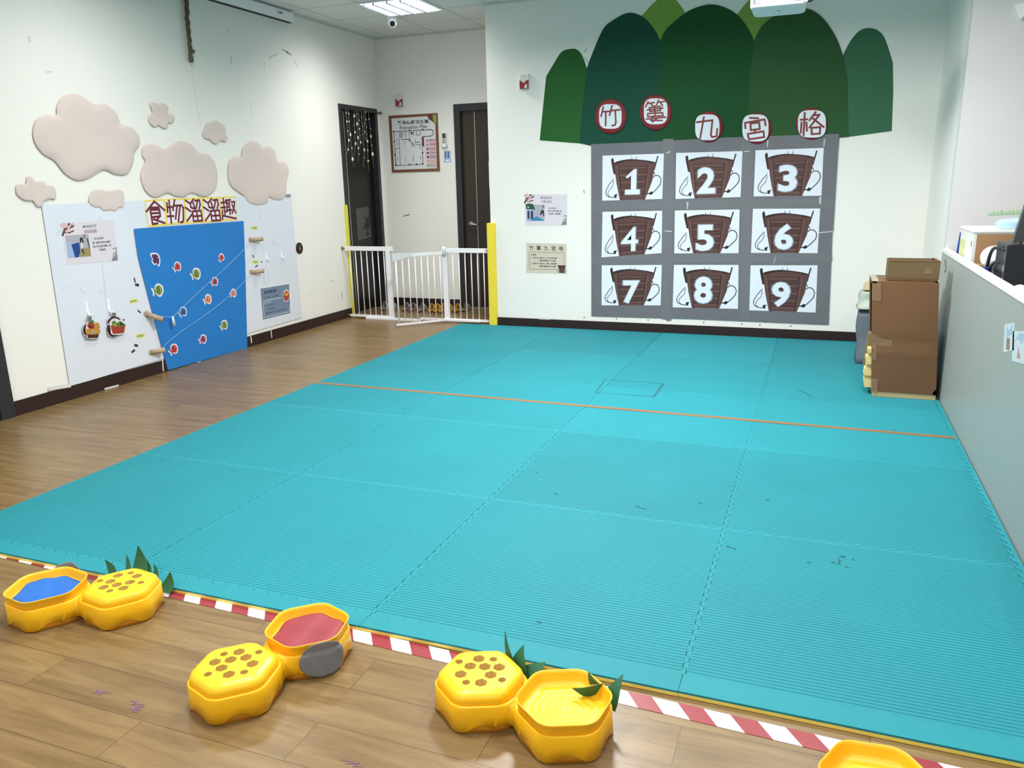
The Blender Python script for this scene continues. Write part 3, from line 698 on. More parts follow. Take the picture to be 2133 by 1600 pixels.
# lettering cards
c6 = crop(280, 400, 8.8875)
yb_m = M('yellow_tape_border', '#EBD46A', 0.55, 0.04); cardw = M('white_card', '#E6E2EC', 0.5, 0.02); mar = M('maroon_paper_strokes', '#6A1628', 0.6, 0.08)
LIU = [[(930,155),(1005,210)],[(930,290),(1020,355)],[(960,535),(1045,420)],[(1075,135),(1015,215),(1030,285),(1060,300),(1095,295)],[(1070,200),(1105,320)],[(1105,160),(1185,150),(1200,240),(1180,310)],[(1150,170),(1125,300)],[(1055,360),(1215,345),(1240,530),(1080,540),(1055,360)],[(1070,450),(1225,440)],[(1135,355),(1160,530)]]
CARDS = [('食', [(165,150),(540,128),(590,620),(235,655)], [[(205,360),(350,175),(540,335)],[(290,290),(430,285)],[(275,330),(445,325),(460,440),(410,500)],[(275,330),(320,595),(410,580)],[(310,395),(455,385)],[(320,465),(455,450)],[(340,505),(545,575)]]),
 ('物', [(540,128),(905,115),(935,585),(590,620)], [[(585,205),(598,370)],[(622,160),(668,575)],[(600,285),(675,275)],[(600,450),(705,445)],[(725,150),(695,335)],[(715,255),(850,245),(885,290),(890,500),(880,550),(840,560)],[(770,270),(745,495)],[(825,270),(797,550)]]),
 ('溜 left', [(905,115),(1235,100),(1265,570),(935,590)], LIU), ('溜 right', [(1235,100),(1555,90),(1595,550),(1265,570)], [[(x+335+(y-300)*0.02, y-8) for x, y in s] for s in LIU]),
 ('趣', [(1555,90),(1860,75),(1885,515),(1595,545)], [[(1625,120),(1660,415)],[(1590,200),(1675,190)],[(1590,290),(1665,283)],[(1612,340),(1618,500)],[(1660,365),(1695,360)],[(1630,440),(1865,490)],[(1670,155),(1760,145)],[(1690,160),(1700,345)],[(1735,150),(1757,410)],[(1695,215),(1740,210)],[(1700,275),(1745,270)],[(1690,345),(1780,330)],[(1780,185),(1835,180),(1830,260),(1795,390)],[(1790,235),(1860,385)]])]
CL = ['yellow-edged card with the character 食, first of the row', 'yellow-edged card with the character 物, second of the row', 'yellow-edged card with the character 溜, in the middle of the row', 'yellow-edged card with the character 溜, fourth of the row', 'yellow-edged card with the character 趣, last of the row']
for (nm, q, st), lb in zip(CARDS, CL):
    q = measl('left', c6(q)); c = centre(q); q = rel(q, c); mb = MB(); mb.prism([(x*0.995, y) for x, y in q], 0, 0.0015, 0)
    f = bilin(q); mb.prism([f(.055, .93), (f(.945, .93)), f(.945, .08), f(.055, .08)], 0, 0.0018, 1)
    for s in st: mb.ribbon(rel(measl('left', c6(s)), c), 0.0165, 0.0018, 0.003, 2)
    o = mb.build('lettering_card', [yb_m, cardw, mar], None, place('left', c[0], c[1], 0.0075)); tag(o, lb, 'lettering card', 'maroon lettering cards above the blue bucket')
# blue paper bucket
o = flat('paper_bucket', 'left', [(278.8, 476.6), (507.3, 460.3), (511, 560), (515, 724.7), (349.7, 771.2), (309, 620), (287.3, 534.9)], M('cobalt_blue_paper', '#1C77C4', 0.5, 0.05, 3, 0.3, 5), 0.0135, 'large blue paper bucket shape stuck over the white board', 'paper cutout')
# fish stickers
white_st = M('sticker_white', '#E4E4F0', 0.5, 0.02)
FM = {'purple': ('#5A2A58', '#2C1C50'), 'red': ('#C23B34', '#7E1E22'), 'green': ('#7C9440', '#2F4A28'), 'orange': ('#D9825C', '#8A4030'), 'blue': ('#1B5A94', '#123A66'), 'stripe': ('#C04A50', '#5A2A60')}
BODY = [(.48, .02), (.44, .2), (.28, .36), (.05, .44), (-.16, .34), (-.28, .14), (-.44, .3), (-.52, .26), (-.46, .02), (-.5, -.22), (-.42, -.24), (-.28, -.12), (-.14, -.34), (.08, -.46), (.3, -.34), (.44, -.16)]
PURP = [(.42, .1), (.3, .34), (.05, .46), (-.4, .46), (-.42, .28), (-.3, .0), (-.42, -.12), (-.2, -.4), (-.08, -.4), (.0, -.3), (.16, -.52), (.3, -.5), (.4, -.2)]
def fish(px, py, wpx, kind, rot, label, shp=None, off=0.0155):
    a, b = meas('left', px, py, off); a2, b2 = meas('left', px+wpx/2, py, off); a1, b1 = meas('left', px-wpx/2, py, off); s = math.hypot(a2-a1, b2-b1)
    S = shp or BODY; cr, sr = math.cos(rot), math.sin(rot)
    T = lambda pts, k: [((x*cr-y*sr)*s*k, (x*sr+y*cr)*s*k) for x, y in pts]
    mb = MB(); mb.prism(smooth_closed(T(S, 1.12), 2), 0, 0.0012, 0); mb.prism(smooth_closed(T(S, 0.86), 2), 0, 0.0016, 1)
    for d in ([(-.1, -.25), (-.02, .25)], [(.1, -.3), (.16, .28)]) if kind in ('stripe', 'red', 'green') else ([(-.12, -.2), (-.06, .22)],):
        mb.ribbon(T(d, 0.86), 0.07*s*(2 if kind == 'stripe' else 1), 0.0016, 0.0018, 2)
    e = T([(.26, .1)], 1)[0]; mb.disc(e, .05*s, 0.0016, 0.002, 0, 8); mb.disc(e, .028*s, 0.002, 0.0022, 3, 8)
    A, B = FM[kind]
    o = mb.build('fish_sticker', [white_st, M('fish_'+kind, A, 0.5, 0.15, 60), M('fish_dark_'+kind, B, 0.5, 0.1), black_m], None, place('left', a, b, off)); tag(o, label, 'fish sticker', 'fish stickers on the blue bucket')
fish(324, 540, 20, 'purple', 0, 'purple fish sticker with pointed fins, highest on the left of the bucket', PURP)
fish(369, 556, 16, 'red', 0.55, 'red fish sticker just right of the purple fish')
fish(408, 571, 19, 'green', 0.35, 'green fish sticker in the upper middle of the blue bucket')
fish(329, 605, 22, 'green', 0.15, 'green fish sticker near the left edge of the blue bucket')
fish(461, 537, 12, 'red', 0.9, 'small red fish sticker at upper right of the blue bucket')
fish(447, 587, 14, 'stripe', 0.45, 'red and violet striped fish sticker above the orange fish')
fish(485.5, 611, 13, 'orange', 0.3, 'small orange fish sticker near the right edge of the bucket')
fish(432.5, 624, 16, 'orange', 0.35, 'larger orange fish sticker in the middle of the blue bucket')
fish(381, 650, 16, 'blue', 0.55, 'dark blue fish sticker beside the white clip')
fish(466.5, 677.5, 15, 'green', 0.5, 'small green fish sticker low on the right of the bucket')
fish(422.5, 707, 15, 'stripe', 0.25, 'striped red fish sticker low in the middle of the bucket')
fish(361.5, 728, 18, 'red', 0.55, 'red fish sticker lowest on the left of the bucket')
# strings with a clip
string_m = M('pale_string', '#8FB4D8', 0.7, 0.05)
def lpt(px, py, off): a, b = meas('left', px, py, off); return Vector((XL+off, a, b))
mb = MB(); mb.tube([lpt(*p) for p in ((313, 657, .06), (352, 660, .05), (361, 659.5, .05), (372, 648, .05), (400, 622, .05), (432, 592, .05), (470, 558, .05), (510, 518, .06), (524, 502, .07))], 0.0022, 0, 5)
o = mb.build('string', string_m); tag(o, 'thin pale string stretched across the bucket between the upper cardboard tubes', 'string')
mb = MB(); mb.tube([lpt(*p) for p in ((330, 733, .06), (354, 709, .05), (380, 689, .05), (420, 662, .05), (460, 632, .05), (490, 606, .05), (512, 583, .06), (526, 568, .07))], 0.0022, 0, 5)
o = mb.build('string', string_m); tag(o, 'thin pale string stretched across the bucket between the lower cardboard tubes', 'string')
mb = MB(); a, b = lpt(359.5, 659, .052), lpt(363.5, 679, .052)
for d in (-0.006, 0.006): mb.tube([a+Vector((0, d*0.4, 0)), a*0.5+b*0.5+Vector((0, d, 0)), b+Vector((0, d, 0))], 0.006, 0, 6)
o = mb.build('clip', M('white_plastic_clip', '#DCE6F2', 0.3, 0.02)); tag(o, 'small white clip hanging on the upper string', 'clip')
# cardboard tubes
card_t = M('cardboard_tube', '#B39B80', 0.8, 0.06, 20, 0.1, 60); card_d = M('cardboard_inside', '#5C4A3C', 0.9, 0.1)
def roll(px, py, d, ln, r, label):
    p = lpt(px, py, 0.006); d = Vector(d).normalized(); e = p+d*ln
    t = thing('cardboard_tube', label, 'cardboard tube', None, 'cardboard tubes stuck on the white board', p)
    mb = MB(); ref = Vector((0, 0, 1)); a = d.cross(ref).normalized(); b = d.cross(a)
    R = lambda q, rr: [tuple(q+(a*math.cos(2*PI*k/20)+b*math.sin(2*PI*k/20))*rr) for k in range(20)]
    z = Vector((0, 0, 0)); mb.loft([R(z, r), R(d*ln, r), R(d*ln, r-0.003), R(d*0.01, r-0.004)], 0, (True, True), mats=[0, 0, 1]); mb.build('tube_wall', [card_t, card_d], t)
    mb = MB()
    for k in range(8):   # torn flaps glued to the board
        an = 2*PI*k/8; u = Vector((0, math.cos(an), math.sin(an))); v = Vector((0, -math.sin(an), math.cos(an)))
        c0 = u*r*0.8; c1_ = u*(r*1.45+0.004*math.sin(5*k)); h = r*0.32
        mb.add([c0-v*h+Vector((.012, 0, 0)), c0+v*h+Vector((.012, 0, 0)), c1_+v*h*0.8+Vector((0.001, 0, 0)), c1_-v*h*0.8+Vector((0.001, 0, 0))], [(0, 1, 2, 3)], 0)
    f = mb.build('glue_flaps', card_t, t); sm = f.modifiers.new('thick', 'SOLIDIFY'); sm.thickness = 0.001
roll(521, 500, (.42, .9, .02), .125, .019, 'cardboard tube at the upper right of the blue bucket')
roll(523, 567, (.42, .9, .0), .125, .019, 'cardboard tube at the right of the bucket, below the other')
roll(305, 654, (.75, .5, -.42), .13, .021, 'drooping cardboard tube at the left edge of the blue bucket')
roll(315, 734, (.6, .8, .06), .105, .020, 'lowest cardboard tube, at the left foot of the bucket')
# yellow labels
lab_y = M('pale_yellow_label', '#DFE08A', 0.6, 0.05); inkg = M('olive_ink', '#3F4326', 0.6, 0.1)
for q, tx, lb in (([(522, 472), (537, 470), (537, 478), (523, 480)], '終點1', 'small yellow label above the upper right cardboard tube'), ([(525, 543), (538, 541.5), (538.5, 549), (526, 550.5)], '終點2', 'small yellow label above the lower right cardboard tube'),
                  ([(269, 625), (286, 621.5), (287.5, 629.5), (270.5, 633)], '起點1', 'small yellow label above the drooping left cardboard tube'), ([(283, 697), (300.5, 693.5), (302, 702), (284.5, 705.5)], '起點2', 'small yellow label above the lowest left cardboard tube')):
    q = measl('left', q, .007); c = centre(q); q = rel(q, c); P = Print(q, 0.0008); P.mb.prism(q, 0, 0.0008, 0); P.text(tx, .5, .5, .6, 1, .85, 0.01)
    tag(P.mb.build('label', [lab_y, inkg], None, place('left', c[0], c[1], .0068)), lb, 'label', 'yellow labels on the white board')
# adhesive hooks
hook_m = M('white_plastic_hook', '#F4F5FA', 0.25, 0.02)
def hook(px, py, h, label):
    a, b = meas('left', px, py, .008)
    t = thing('adhesive_hook', label, 'hook', place('left', a, b, .0062), 'white adhesive hooks on the board')
    mb = MB(); mb.box((-.011, -h/2, 0), (.011, h/2, .004)); mb.build('backing_strip', hook_m, t)
    mb = MB(); mb.tube([(0, -h*.1, .004), (0, -h*.45, .012), (.0, -h*.56, .026), (.0, -h*.48, .038), (0, -h*.36, .040)], .0055, 0, 8); mb.build('hook_arm', hook_m, t)
hook(181, 643, .10, 'white adhesive hook holding the left fruit basket cutouts'); hook(226, 637, .10, 'white adhesive hook holding the basket cutouts nearer the bucket')
hook(555, 533, .075, 'empty white adhesive hook above the slate poster, left one'); hook(586.5, 530, .075, 'empty white adhesive hook above the slate poster, right one')
# laminated basket cutouts
BM = [M('laminate_brown', '#6E4028', 0.25, 0.2, 50), M('basket_red', '#9E3B2C', 0.3, 0.25, 60), M('veg_green', '#3F7A34', 0.35, 0.35, 50), M('fruit_amber', '#B98A34', 0.35, 0.35, 50), M('fruit_red', '#A83A24', 0.35, 0.3, 50), M('basket_dark', '#4A2418', 0.3, 0.2, 50), M('laminate_clear_edge', '#D9D8DC', 0.2, 0.03), M('steel_clip', '#9C958C', 0.3, 0.1, metal=0.7)]
c4 = crop(140, 600, 8.2038)
def cutout(name, polys, off, label, clip=None, hang=None):
    base = measl('left', c4(polys[0][0]), off); c = centre(base); mb = MB(); z = 0.001
    t = thing(name, label, 'basket cutout', place('left', c[0], c[1], off), 'laminated basket cutouts on the hooks')
    for i, (pts, m, sm) in enumerate(polys):
        p = rel(measl('left', c4(pts), off), c); p = smooth_closed(p, 3) if sm else p
        mb.prism(p, 0, z+0.0003*i, m)
    mb.build('laminated_print', BM, t)
    if clip:
        p = rel(measl('left', c4(clip), off), c); k = MB(); k.prism(p, -0.004, 0.010, 7); k.build('clip', BM, t)
cutout('basket_cutout', [([(275,640),(330,600),(340,640),(330,800),(345,840),(290,810),(262,740)], 6, 1), ([(285,650),(325,615),(330,680),(322,800),(290,790),(270,730)], 5, 1)], 0.020, 'dark basket cutout behind the fruit basket on the left hook')
cutout('fruit_basket_cutout', [([(330,600),(370,560),(440,550),(500,590),(545,600),(562,690),(545,800),(532,860),(345,862),(335,800),(312,740)], 6, 1),
    ([(340,790),(540,780),(525,855),(350,858)], 5, 0), ([(330,700),(420,690),(540,690),(548,780),(340,792),(318,740)], 3, 1), ([(350,610),(400,575),(450,600),(470,680),(400,700),(345,660)], 4, 1), ([(460,610),(510,590),(545,620),(550,690),(480,680)], 3, 1), ([(380,560),(440,550),(455,590),(400,600)], 2, 1), ([(425,745),(455,730),(480,760),(455,785),(428,775)], 6, 1), ([(435,750),(455,740),(472,760),(455,775),(437,770)], 0, 1), ([(360,650),(400,640),(430,670),(380,680)], 5, 1)],
    0.030, 'basket cutout of mixed fruit hanging on the left hook', [(352, 490), (398, 485), (405, 570), (358, 575)])
cutout('basket_cutout', [([(685,545),(740,490),(800,478),(870,490),(920,530),(910,600),(900,780),(860,830),(800,845),(720,825),(685,760),(700,640)], 6, 1), ([(690,560),(745,500),(800,486),(860,498),(905,530),(895,560),(840,520),(760,530),(730,590),(700,600)], 5, 1), ([(700,640),(900,600),(885,790),(800,835),(730,820),(690,750)], 5, 1)], 0.020, 'dark basket cutout behind the vegetable basket on the second hook')
cutout('vegetable_basket_cutout', [([(722,590),(760,550),(860,540),(950,560),(1000,620),(985,700),(970,780),(770,800),(738,700)], 6, 1), ([(735,640),(995,630),(965,770),(780,790)], 1, 0), ([(760,590),(810,560),(850,600),(900,565),(970,610),(990,640),(850,655),(790,660)], 2, 1), ([(790,610),(830,600),(840,640),(800,650)], 3, 1), ([(900,600),(930,590),(950,630),(910,635)], 5, 1), ([(955,530),(978,540),(968,560),(948,552)], 5, 1)],
    0.030, 'red basket cutout of green vegetables hanging on the second hook', [(770, 425), (812, 420), (820, 480), (776, 485)])
# pale poster
inkn = M('navy_ink', '#33354A', 0.6, 0.1); maroon_i = M('maroon_ink', '#8A4A5A', 0.6, 0.1)
PM = [M('lilac_white_poster', '#DAD3DD', 0.45, 0.03, 3, 0.15, 8), inkn, maroon_i, M('photo_grey', '#A9A9B4', 0.5, 0.08), M('photo_blue', '#1B3F86', 0.5, 0.08), M('photo_tan', '#9A8A5C', 0.5, 0.1), black_m, M('blossom_pink', '#D8B0B0', 0.6, 0.1), M('branch_brown', '#5A3A3C', 0.6, 0.1), M('photo_bluegrey', '#9FB3DC', 0.5, 0.08), M('photo_dark_green', '#20503A', 0.5, 0.1), M('photo_teal', '#2C86A8', 0.5, 0.1), M('line_art_grey', '#7E7B80', 0.6, 0.1)]
def time_poster(fr, quad, off, kind, label):
    q = measl(fr, quad, off); c = centre(q); q = rel(q, c); P = Print(q, 0.0012); P.mb.prism(q, 0, 0.0012, 0)
    for pts, wd, m in (([(.0, .72), (.05, .85), (.14, .97)], .016, 8), ([(.05, .85), (.12, .84), (.22, .92)], .011, 8), ([(.02, .78), (.12, .76), (.2, .8)], .01, 8), ([(.03, .9), (.1, .93)], .018, 7), ([(.08, .79), (.15, .88)], .018, 7), ([(.0, .95), (.06, .98)], .02, 7), ([(.14, .86), (.2, .97)], .006, 8)):
        P.line(pts, wd, m)
    P.text('時光嘆嘆', .52, .88, .075, 1, .27, 0.01)
    P.text('食物溜溜趣' if kind else '竹簍九宮格', .52, .775, .055, 2, .24)
    P.line([(.4, .735), (.64, .735)], .003, 2)
    if kind:
        P.rect(.04, .16, .47, .7, 3); P.poly([(.04, .16), (.04, .55), (.18, .5), (.18, .16)], 9); P.poly([(.13, .48), (.28, .52), (.28, .3), (.24, .17), (.17, .16)], 4); P.poly([(.26, .17), (.47, .17), (.47, .36), (.3, .38)], 5)
        P.poly([(.3, .62), (.35, .63), (.365, .5), (.34, .5), (.33, .57), (.31, .5), (.295, .5)], 6); P.poly([(.31, .36), (.335, .36), (.35, .22), (.335, .21), (.325, .3), (.31, .24)], 6); P.poly([(.31, .5), (.345, .5), (.34, .36), (.305, .36)], 0); P.poly([(.43, .6), (.45, .36), (.465, .36), (.45, .6)], 6); P.rect(.37, .6, .41, .7, 12)
    else:
        P.rect(.04, .14, .47, .66, 3); P.poly([(.02, .66), (.08, .7), (.2, .68), (.25, .5), (.03, .52)], 10); P.rect(.04, .15, .23, .5, 9); P.rect(.06, .2, .11, .46, 1); P.rect(.14, .2, .2, .46, 1); P.poly([(.1, .14), (.27, .28), (.4, .2), (.47, .14)], 11); P.poly([(.4, .5), (.45, .48), (.47, .3), (.44, .3), (.43, .4), (.37, .32), (.36, .34)], 6); P.rect(.42, .55, .47, .65, 12); P.poly([(.06, .56), (.1, .56), (.1, .6), (.06, .6)], 0)
    P.text('玩法說明：', .67, .58 if kind else .55, .055, 1, .2)
    if kind: ls = ['拿一張料食物卡至繩子', '線上可以溜食物喔，祝', '可滿載。']
    else: ls = ['將沙包投至竹簍九宮', '格位置，完成挑戰']
    for i, s in enumerate(ls): P.text(s, .71, .48-.09*i-(.02 if not kind else 0), .055, 1, .036*len(s), 0.01)
    P.poly([(.86, .0), (.99, .02), (.985, .22), (.93, .1), (.9, .08)], 12); P.line([(.92, .3), (.985, .32), (.98, .2), (.93, .2), (.9, .08)], .006, 12)
    tag(P.mb.build('poster', PM, None, place(fr, c[0], c[1], off)), label, 'poster')
time_poster('left', [(127, 465), (236, 458), (246, 543), (139, 552)], .0068, 1, 'pale lilac instruction poster with photo on the white board')
# slate poster
SM_ = [M('slate_blue_print', '#7486A0', 0.4, 0.06, 5, 0.1, 8), paper_w, M('slate_ink', '#26324A', 0.6, 0.1), M('poster_red', '#A8483A', 0.5, 0.1), M('poster_yellow', '#D8B860', 0.5, 0.1)]
q = measl('left', [(541, 600), (604, 590), (606.5, 653), (546.5, 668)], .007); c = centre(q); q = rel(q, c); P = Print(q, 0.0012); P.mb.prism(q, 0, 0.0012, 1)
P.rect(.015, .02, .97, .98, 0); P.text('食物溜溜趣', .34, .84, .11, 2, .46, 0.02); P.text('玩法說明：食物溜繩子', .36, .68, .06, 2, .52); P.line([(.06, .585), (.68, .585)], .004, 1)
for i, s in enumerate(('拿取食物卡', '掛上繩子溜', '看誰溜得快，食物送到籃子裡')): P.text(s, .24+.06*len(s)/2*.6, .43-.12*i, .055, 2, .055*len(s))
P.line([(.07, .08), (.07, .52), (.3, .52)], .003, 1); P.line([(.07, .08), (.95, .08), (.95, .3)], .003, 1)
P.oval(.85, .62, .12, .2, 1); P.oval(.85, .62, .11, .18, 3); P.oval(.86, .7, .07, .09, 4); P.oval(.86, .72, .04, .05, 3)
tag(P.mb.build('poster', SM_, None, place('left', c[0], c[1], .0068)), 'slate blue instruction poster at the lower right of the white board', 'poster')
# brass lock cover
a, b = meas('left', 623, 517)
t = thing('lock_cover', 'round dark brass lock cover on the wall right of the board', 'lock cover', place('left', a, b, 0))
mb = MB(); mb.lathe([(.058, 0), (.058, .006), (.052, .010), (.047, .008), (.0, .008)], (0, 0), 0, 24); mb.build('cover_plate', M('aged_brass_dark', '#3A3128', 0.4, 0.3, 25, metal=0.5), t)
mb = MB(); mb.lathe([(.022, .008), (.020, .016), (.0, .018)], (-.005, -.01), 0, 16); mb.lathe([(.011, .008), (.010, .014), (.0, .015)], (.012, .022), 0, 12); mb.build('keyhole_boss', M('aged_brass', '#8A6A44', 0.35, 0.2, 25, metal=0.7), t)
# dried branch hanging from the ceiling
mb = MB()
pa = [(387, -12), (389, 10), (390, 40), (393, 70), (395.5, 95), (397, 112), (399, 128)]
b0 = [lpt(x, y, .035) for x, y in pa]; b0[0].z = 2.999
for k in range(3):
    pts = []
    for i in range(43):
        s = i/42*(len(b0)-1); j = min(int(s), len(b0)-2); p = b0[j].lerp(b0[j+1], s-j); an = i*0.45+k*2.09
        pts.append(p+Vector((math.cos(an), math.sin(an), 0))*0.011)
    mb.tube(pts, [0.0095-0.0025*(i/42)+0.002*math.sin(i*1.3+k) for i in range(43)], 0, 6)
mb.ball(tuple(lpt(402, 107, .04)), .017, 0, 5); mb.ball(tuple(lpt(398, 123, .035)), .022, 0, 6, rz=.03)
o = mb.build('hanging_branch', M('dry_brown_bark', '#6A5A4C', 0.85, 0.3, 30, 0.4, 60)); tag(o, 'twisted dry brown branch hanging high on the left wall under the screen case', 'branch')
# projection screen case
t = thing('projection_screen_case', 'long white projection screen case under the ceiling on the left wall', 'projection screen', None, None, (XL, 5.6, 3.0))
mb = MB(); prof = [(0.0, 0.004), (.066, .004), (.074, .012), (.074, .088), (.062, .1), (0, .1)]
mb.loft([[(x, y, z) for x, z in prof] for y in (-1.0, 1.375)], 0, True, smooth=False); mb.build('case', white_met, t)
mb = MB(); mb.box((.020, -1.0, .0005), (.068, 1.36, .0042)); mb.build('screen_slot', M('black_slot', '#1C1C1C', 0.6), t)
mb = MB(); mb.loft([[(x, y, z) for x, z in [(-0.0+.0, .0), (.076, .0), (.076, .102), (0, .102)]] for y in (1.375, 1.392)], 0, True, smooth=False); mb.build('end_cap', M('white_plastic', '#E3E4E2', 0.35, 0.02), t)
mb = MB(); vs_, fs_ = text_geo('LAMP', .034, 0.02); mb.add([(.0746, 1.13+x*1.0, .05+y) for x, y in vs_], fs_, 0); mb.build('maker_lettering', black_m, t)

# ================================================================== recess: shells, plan, switches, slippers
c9 = crop(680, 200, 8.0)
ST = [([(320,160),(325,280),(338,430),(352,585),(370,740),(358,895),(325,1005)], [(325,280,14),(338,430,18),(352,585,14),(370,740,22),(358,895,18)]),
 ([(355,170),(367,295),(373,425),(395,645),(420,870),(432,1055),(455,1190)], [(367,295,14),(373,425,15),(395,645,26),(420,870,15),(432,1055,30)]),
 ([(450,185),(460,335),(460,485),(472,605),(482,795),(460,1000)], [(460,335,23),(460,485,9),(472,605,20),(482,795,24)]),
 ([(492,190),(500,300),(508,468),(523,695),(527,868),(540,968),(530,1085)], [(500,300,10),(508,468,27),(523,695,25),(527,868,18),(540,968,11)]),
 ([(530,225),(538,405),(545,550),(557,660),(567,775),(550,890)], [(538,405,13),(545,550,17),(557,660,10),(567,775,20)]),
 ([(580,235),(585,355),(600,505),(605,640),(627,900),(627,1030),(610,1180)], [(585,355,9),(600,505,9),(605,640,9),(627,900,24),(627,1030,10)]),
 ([(620,250),(632,460),(635,600),(648,710)], [(632,460,10),(635,600,13),(648,710,9)]),
 ([(648,230),(648,268),(655,395),(665,515),(668,635),(680,755),(685,905),(692,1085),(715,1275)], [(648,268,15),(655,395,13),(665,515,9),(668,635,9),(680,755,24),(685,905,16),(692,1085,20)]),
 ([(700,240),(708,385),(727,540),(737,675),(752,825),(765,970),(785,1190)], [(708,385,15),(727,540,10),(737,675,24),(752,825,12),(765,970,32)])]
t = thing('shell_curtain', 'strings of white shells hanging in the left doorway', 'shell curtain', None, None, (XL+.03, D1A+.4, 2.29))
thread_m = M('grey_thread', '#9A948C', 0.8, 0.1); shell_m = M('white_seashell', '#E4DED6', 0.45, 0.12, 40, 0.3, 80)
mb = MB(); og = Vector((XL+.03, D1A+.4, 2.29)); mb.tube([(0, -.27, .0), (0, .02, -.004), (0, .35, -.006)], .008, 0, 8); mb.build('hanging_rod', M('dark_twig', '#3A332C', 0.8, 0.2), t)
for line, shells in ST:
    pts = []
    for x, y in c9(line): a, b = meas('left', x, y, .03); pts.append(Vector((0, a, b))-Vector((0, og.y, og.z)))
    pts[0].z = 0.0
    mb = MB(); mb.tube([tuple(p) for p in pts], .0022, 0, 5); s_ = mb.build('strand', thread_m, t)
    for x, y, r in shells:
        a, b = meas('left', *c9([(x, y)])[0], .03); rr = r*0.125/1640*9.4*0.92; mb = MB(); cc = (0.004, a-og.y, b-og.z)
        # fan shell: shallow dome with ribs
        n = 14; rings = [[(cc[0]+h, cc[1]+rr*k*(1+.07*math.cos(7*2*PI*i/n))*math.cos(2*PI*i/n), cc[2]+rr*1.15*k*math.sin(2*PI*i/n)) for i in range(n)] for k, h in ((1, -.003), (1, .0), (.75, rr*.28), (.4, rr*.42), (.1, rr*.48))]
        mb.loft(rings, 0, True); mb.build('shell', shell_m, s_)
# sirens
siren_r = M('siren_red_lens', '#8E1522', 0.25, 0.08); siren_w = M('siren_white_case', '#DEDEDA', 0.4, 0.03)
def siren(fr, a, b, label):
    t = thing('alarm_siren', label, 'alarm siren', place(fr, a, b, 0), 'red and white alarm sirens')
    mb = MB()
    for k, (z, s) in enumerate(((0, 1), (.028, .97))): pass
    mb.loft([[(x*s, y*s, z) for x, y in ((-.042, -.07), (.042, -.07), (.046, -.06), (.046, .06), (.04, .07), (-.04, .07), (-.046, .06), (-.046, -.06))] for z, s in ((0, 1), (.026, .98), (.034, .9))], 0, True, smooth=False); mb.build('case', siren_w, t)
    mb = MB(); p = [(-.043, -.066), (.043, -.066), (.044, .012), (.02, .004), (.006, -.014), (-.014, -.012), (-.03, .006), (-.044, .012)]
    mb.prism(p, .01, .044, 0); mb.build('red_lens', siren_r, t)
    mb = MB(); mb.prism([(.0, -.06), (.034, -.06), (.03, -.03), (.02, -.022)], .044, .0455, 0); mb.build('painted_lens_highlight', siren_w, t)  # white wedge painted on the red lens as its highlight
    mb = MB(); mb.disc((0, .046), .005, .034, .0352, 0, 10); mb.build('indicator', black_m, t)
siren('far', -4.682, 2.417, 'red and white alarm siren above the evacuation plan'); siren('back', -2.731, 2.388, 'red and white alarm siren left of the green paper hills')
# evacuation plan
EM = [M('wood_photo_border', '#7A4A34', 0.4, 0.25, 20, scale3=(1, 6, 1)), M('plan_white', '#D9DCDE', 0.4, 0.02), black_m, M('plan_pink', '#E2C8D0', 0.4, 0.03), maroon_i, M('legend_blue', '#33357A', 0.5), M('legend_green', '#6FA480', 0.5), M('legend_orange', '#C8A070', 0.5), M('plum_red', '#6A2430', 0.4, 0.2), M('leaf_bright', '#8FB050', 0.5, 0.2), M('plan_grey', '#9EA2A6', 0.5)]
q = [(-4.845, 2.252), (-4.207, 2.252), (-4.207, 1.606), (-4.843, 1.606)]; c = centre(q); q = rel(q, c); P = Print(q, 0.010); P.mb.prism(q, 0, 0.010, 0)
P.poly([(.055, .95), (.8, .955), (.8, .93), (.9, .85), (.95, .82), (.945, .05), (.05, .045)], 1); P.poly([(.72, .56), (.945, .57), (.945, .06), (.72, .06)], 3)
P.text('緊急疏散逃生圖', .5, .868, .068, 2, .63, 0.02); P.text('Evacuation Plan', .5, .785, .062, 2, .56, 0.01)
P.oval(.86, .94, .045, .055, 8); P.poly([(.9, .96), (.97, .98), (.97, .84), (.93, .8), (.92, .88)], 9)
for pts, wd in (([(.085, .72), (.7, .725)], .007), ([(.085, .72), (.085, .12)], .006), ([(.085, .12), (.66, .13)], .006), ([(.66, .13), (.67, .60)], .006), ([(.7, .72), (.86, .725), (.9, .7), (.9, .645), (.86, .615), (.7, .61)], .008), ([(.2, .72), (.2, .59)], .005), ([(.27, .72), (.27, .59)], .004), ([(.34, .72), (.34, .585)], .005), ([(.41, .72), (.41, .585)], .005), ([(.5, .72), (.5, .64)], .006), ([(.56, .72), (.56, .64), (.64, .64), (.64, .72)], .005), ([(.1, .575), (.19, .575), (.19, .42), (.1, .42)], .005), ([(.24, .575), (.39, .575), (.5, .47)], .006), ([(.19, .4), (.19, .12)], .005), ([(.53, .47), (.66, .48)], .005), ([(.1, .42), (.1, .13)], .004)):
    P.line(pts, wd, 2)
for u, v in ((.085, .72), (.42, .725), (.085, .545), (.41, .56), (.09, .31), (.1, .125), (.38, .13), (.66, .135), (.665, .33), (.69, .73), (.53, .13)): P.rect(u-.014, v-.014, u+.014, v+.014, 2)
P.rect(.665, .44, .705, .61, 8); P.rect(.44, .66, .48, .7, 2); P.line([(.42, .55), (.46, .5), (.45, .47), (.53, .46)], .004, 4); P.line([(.52, .51), (.62, .52)], .006, 2)
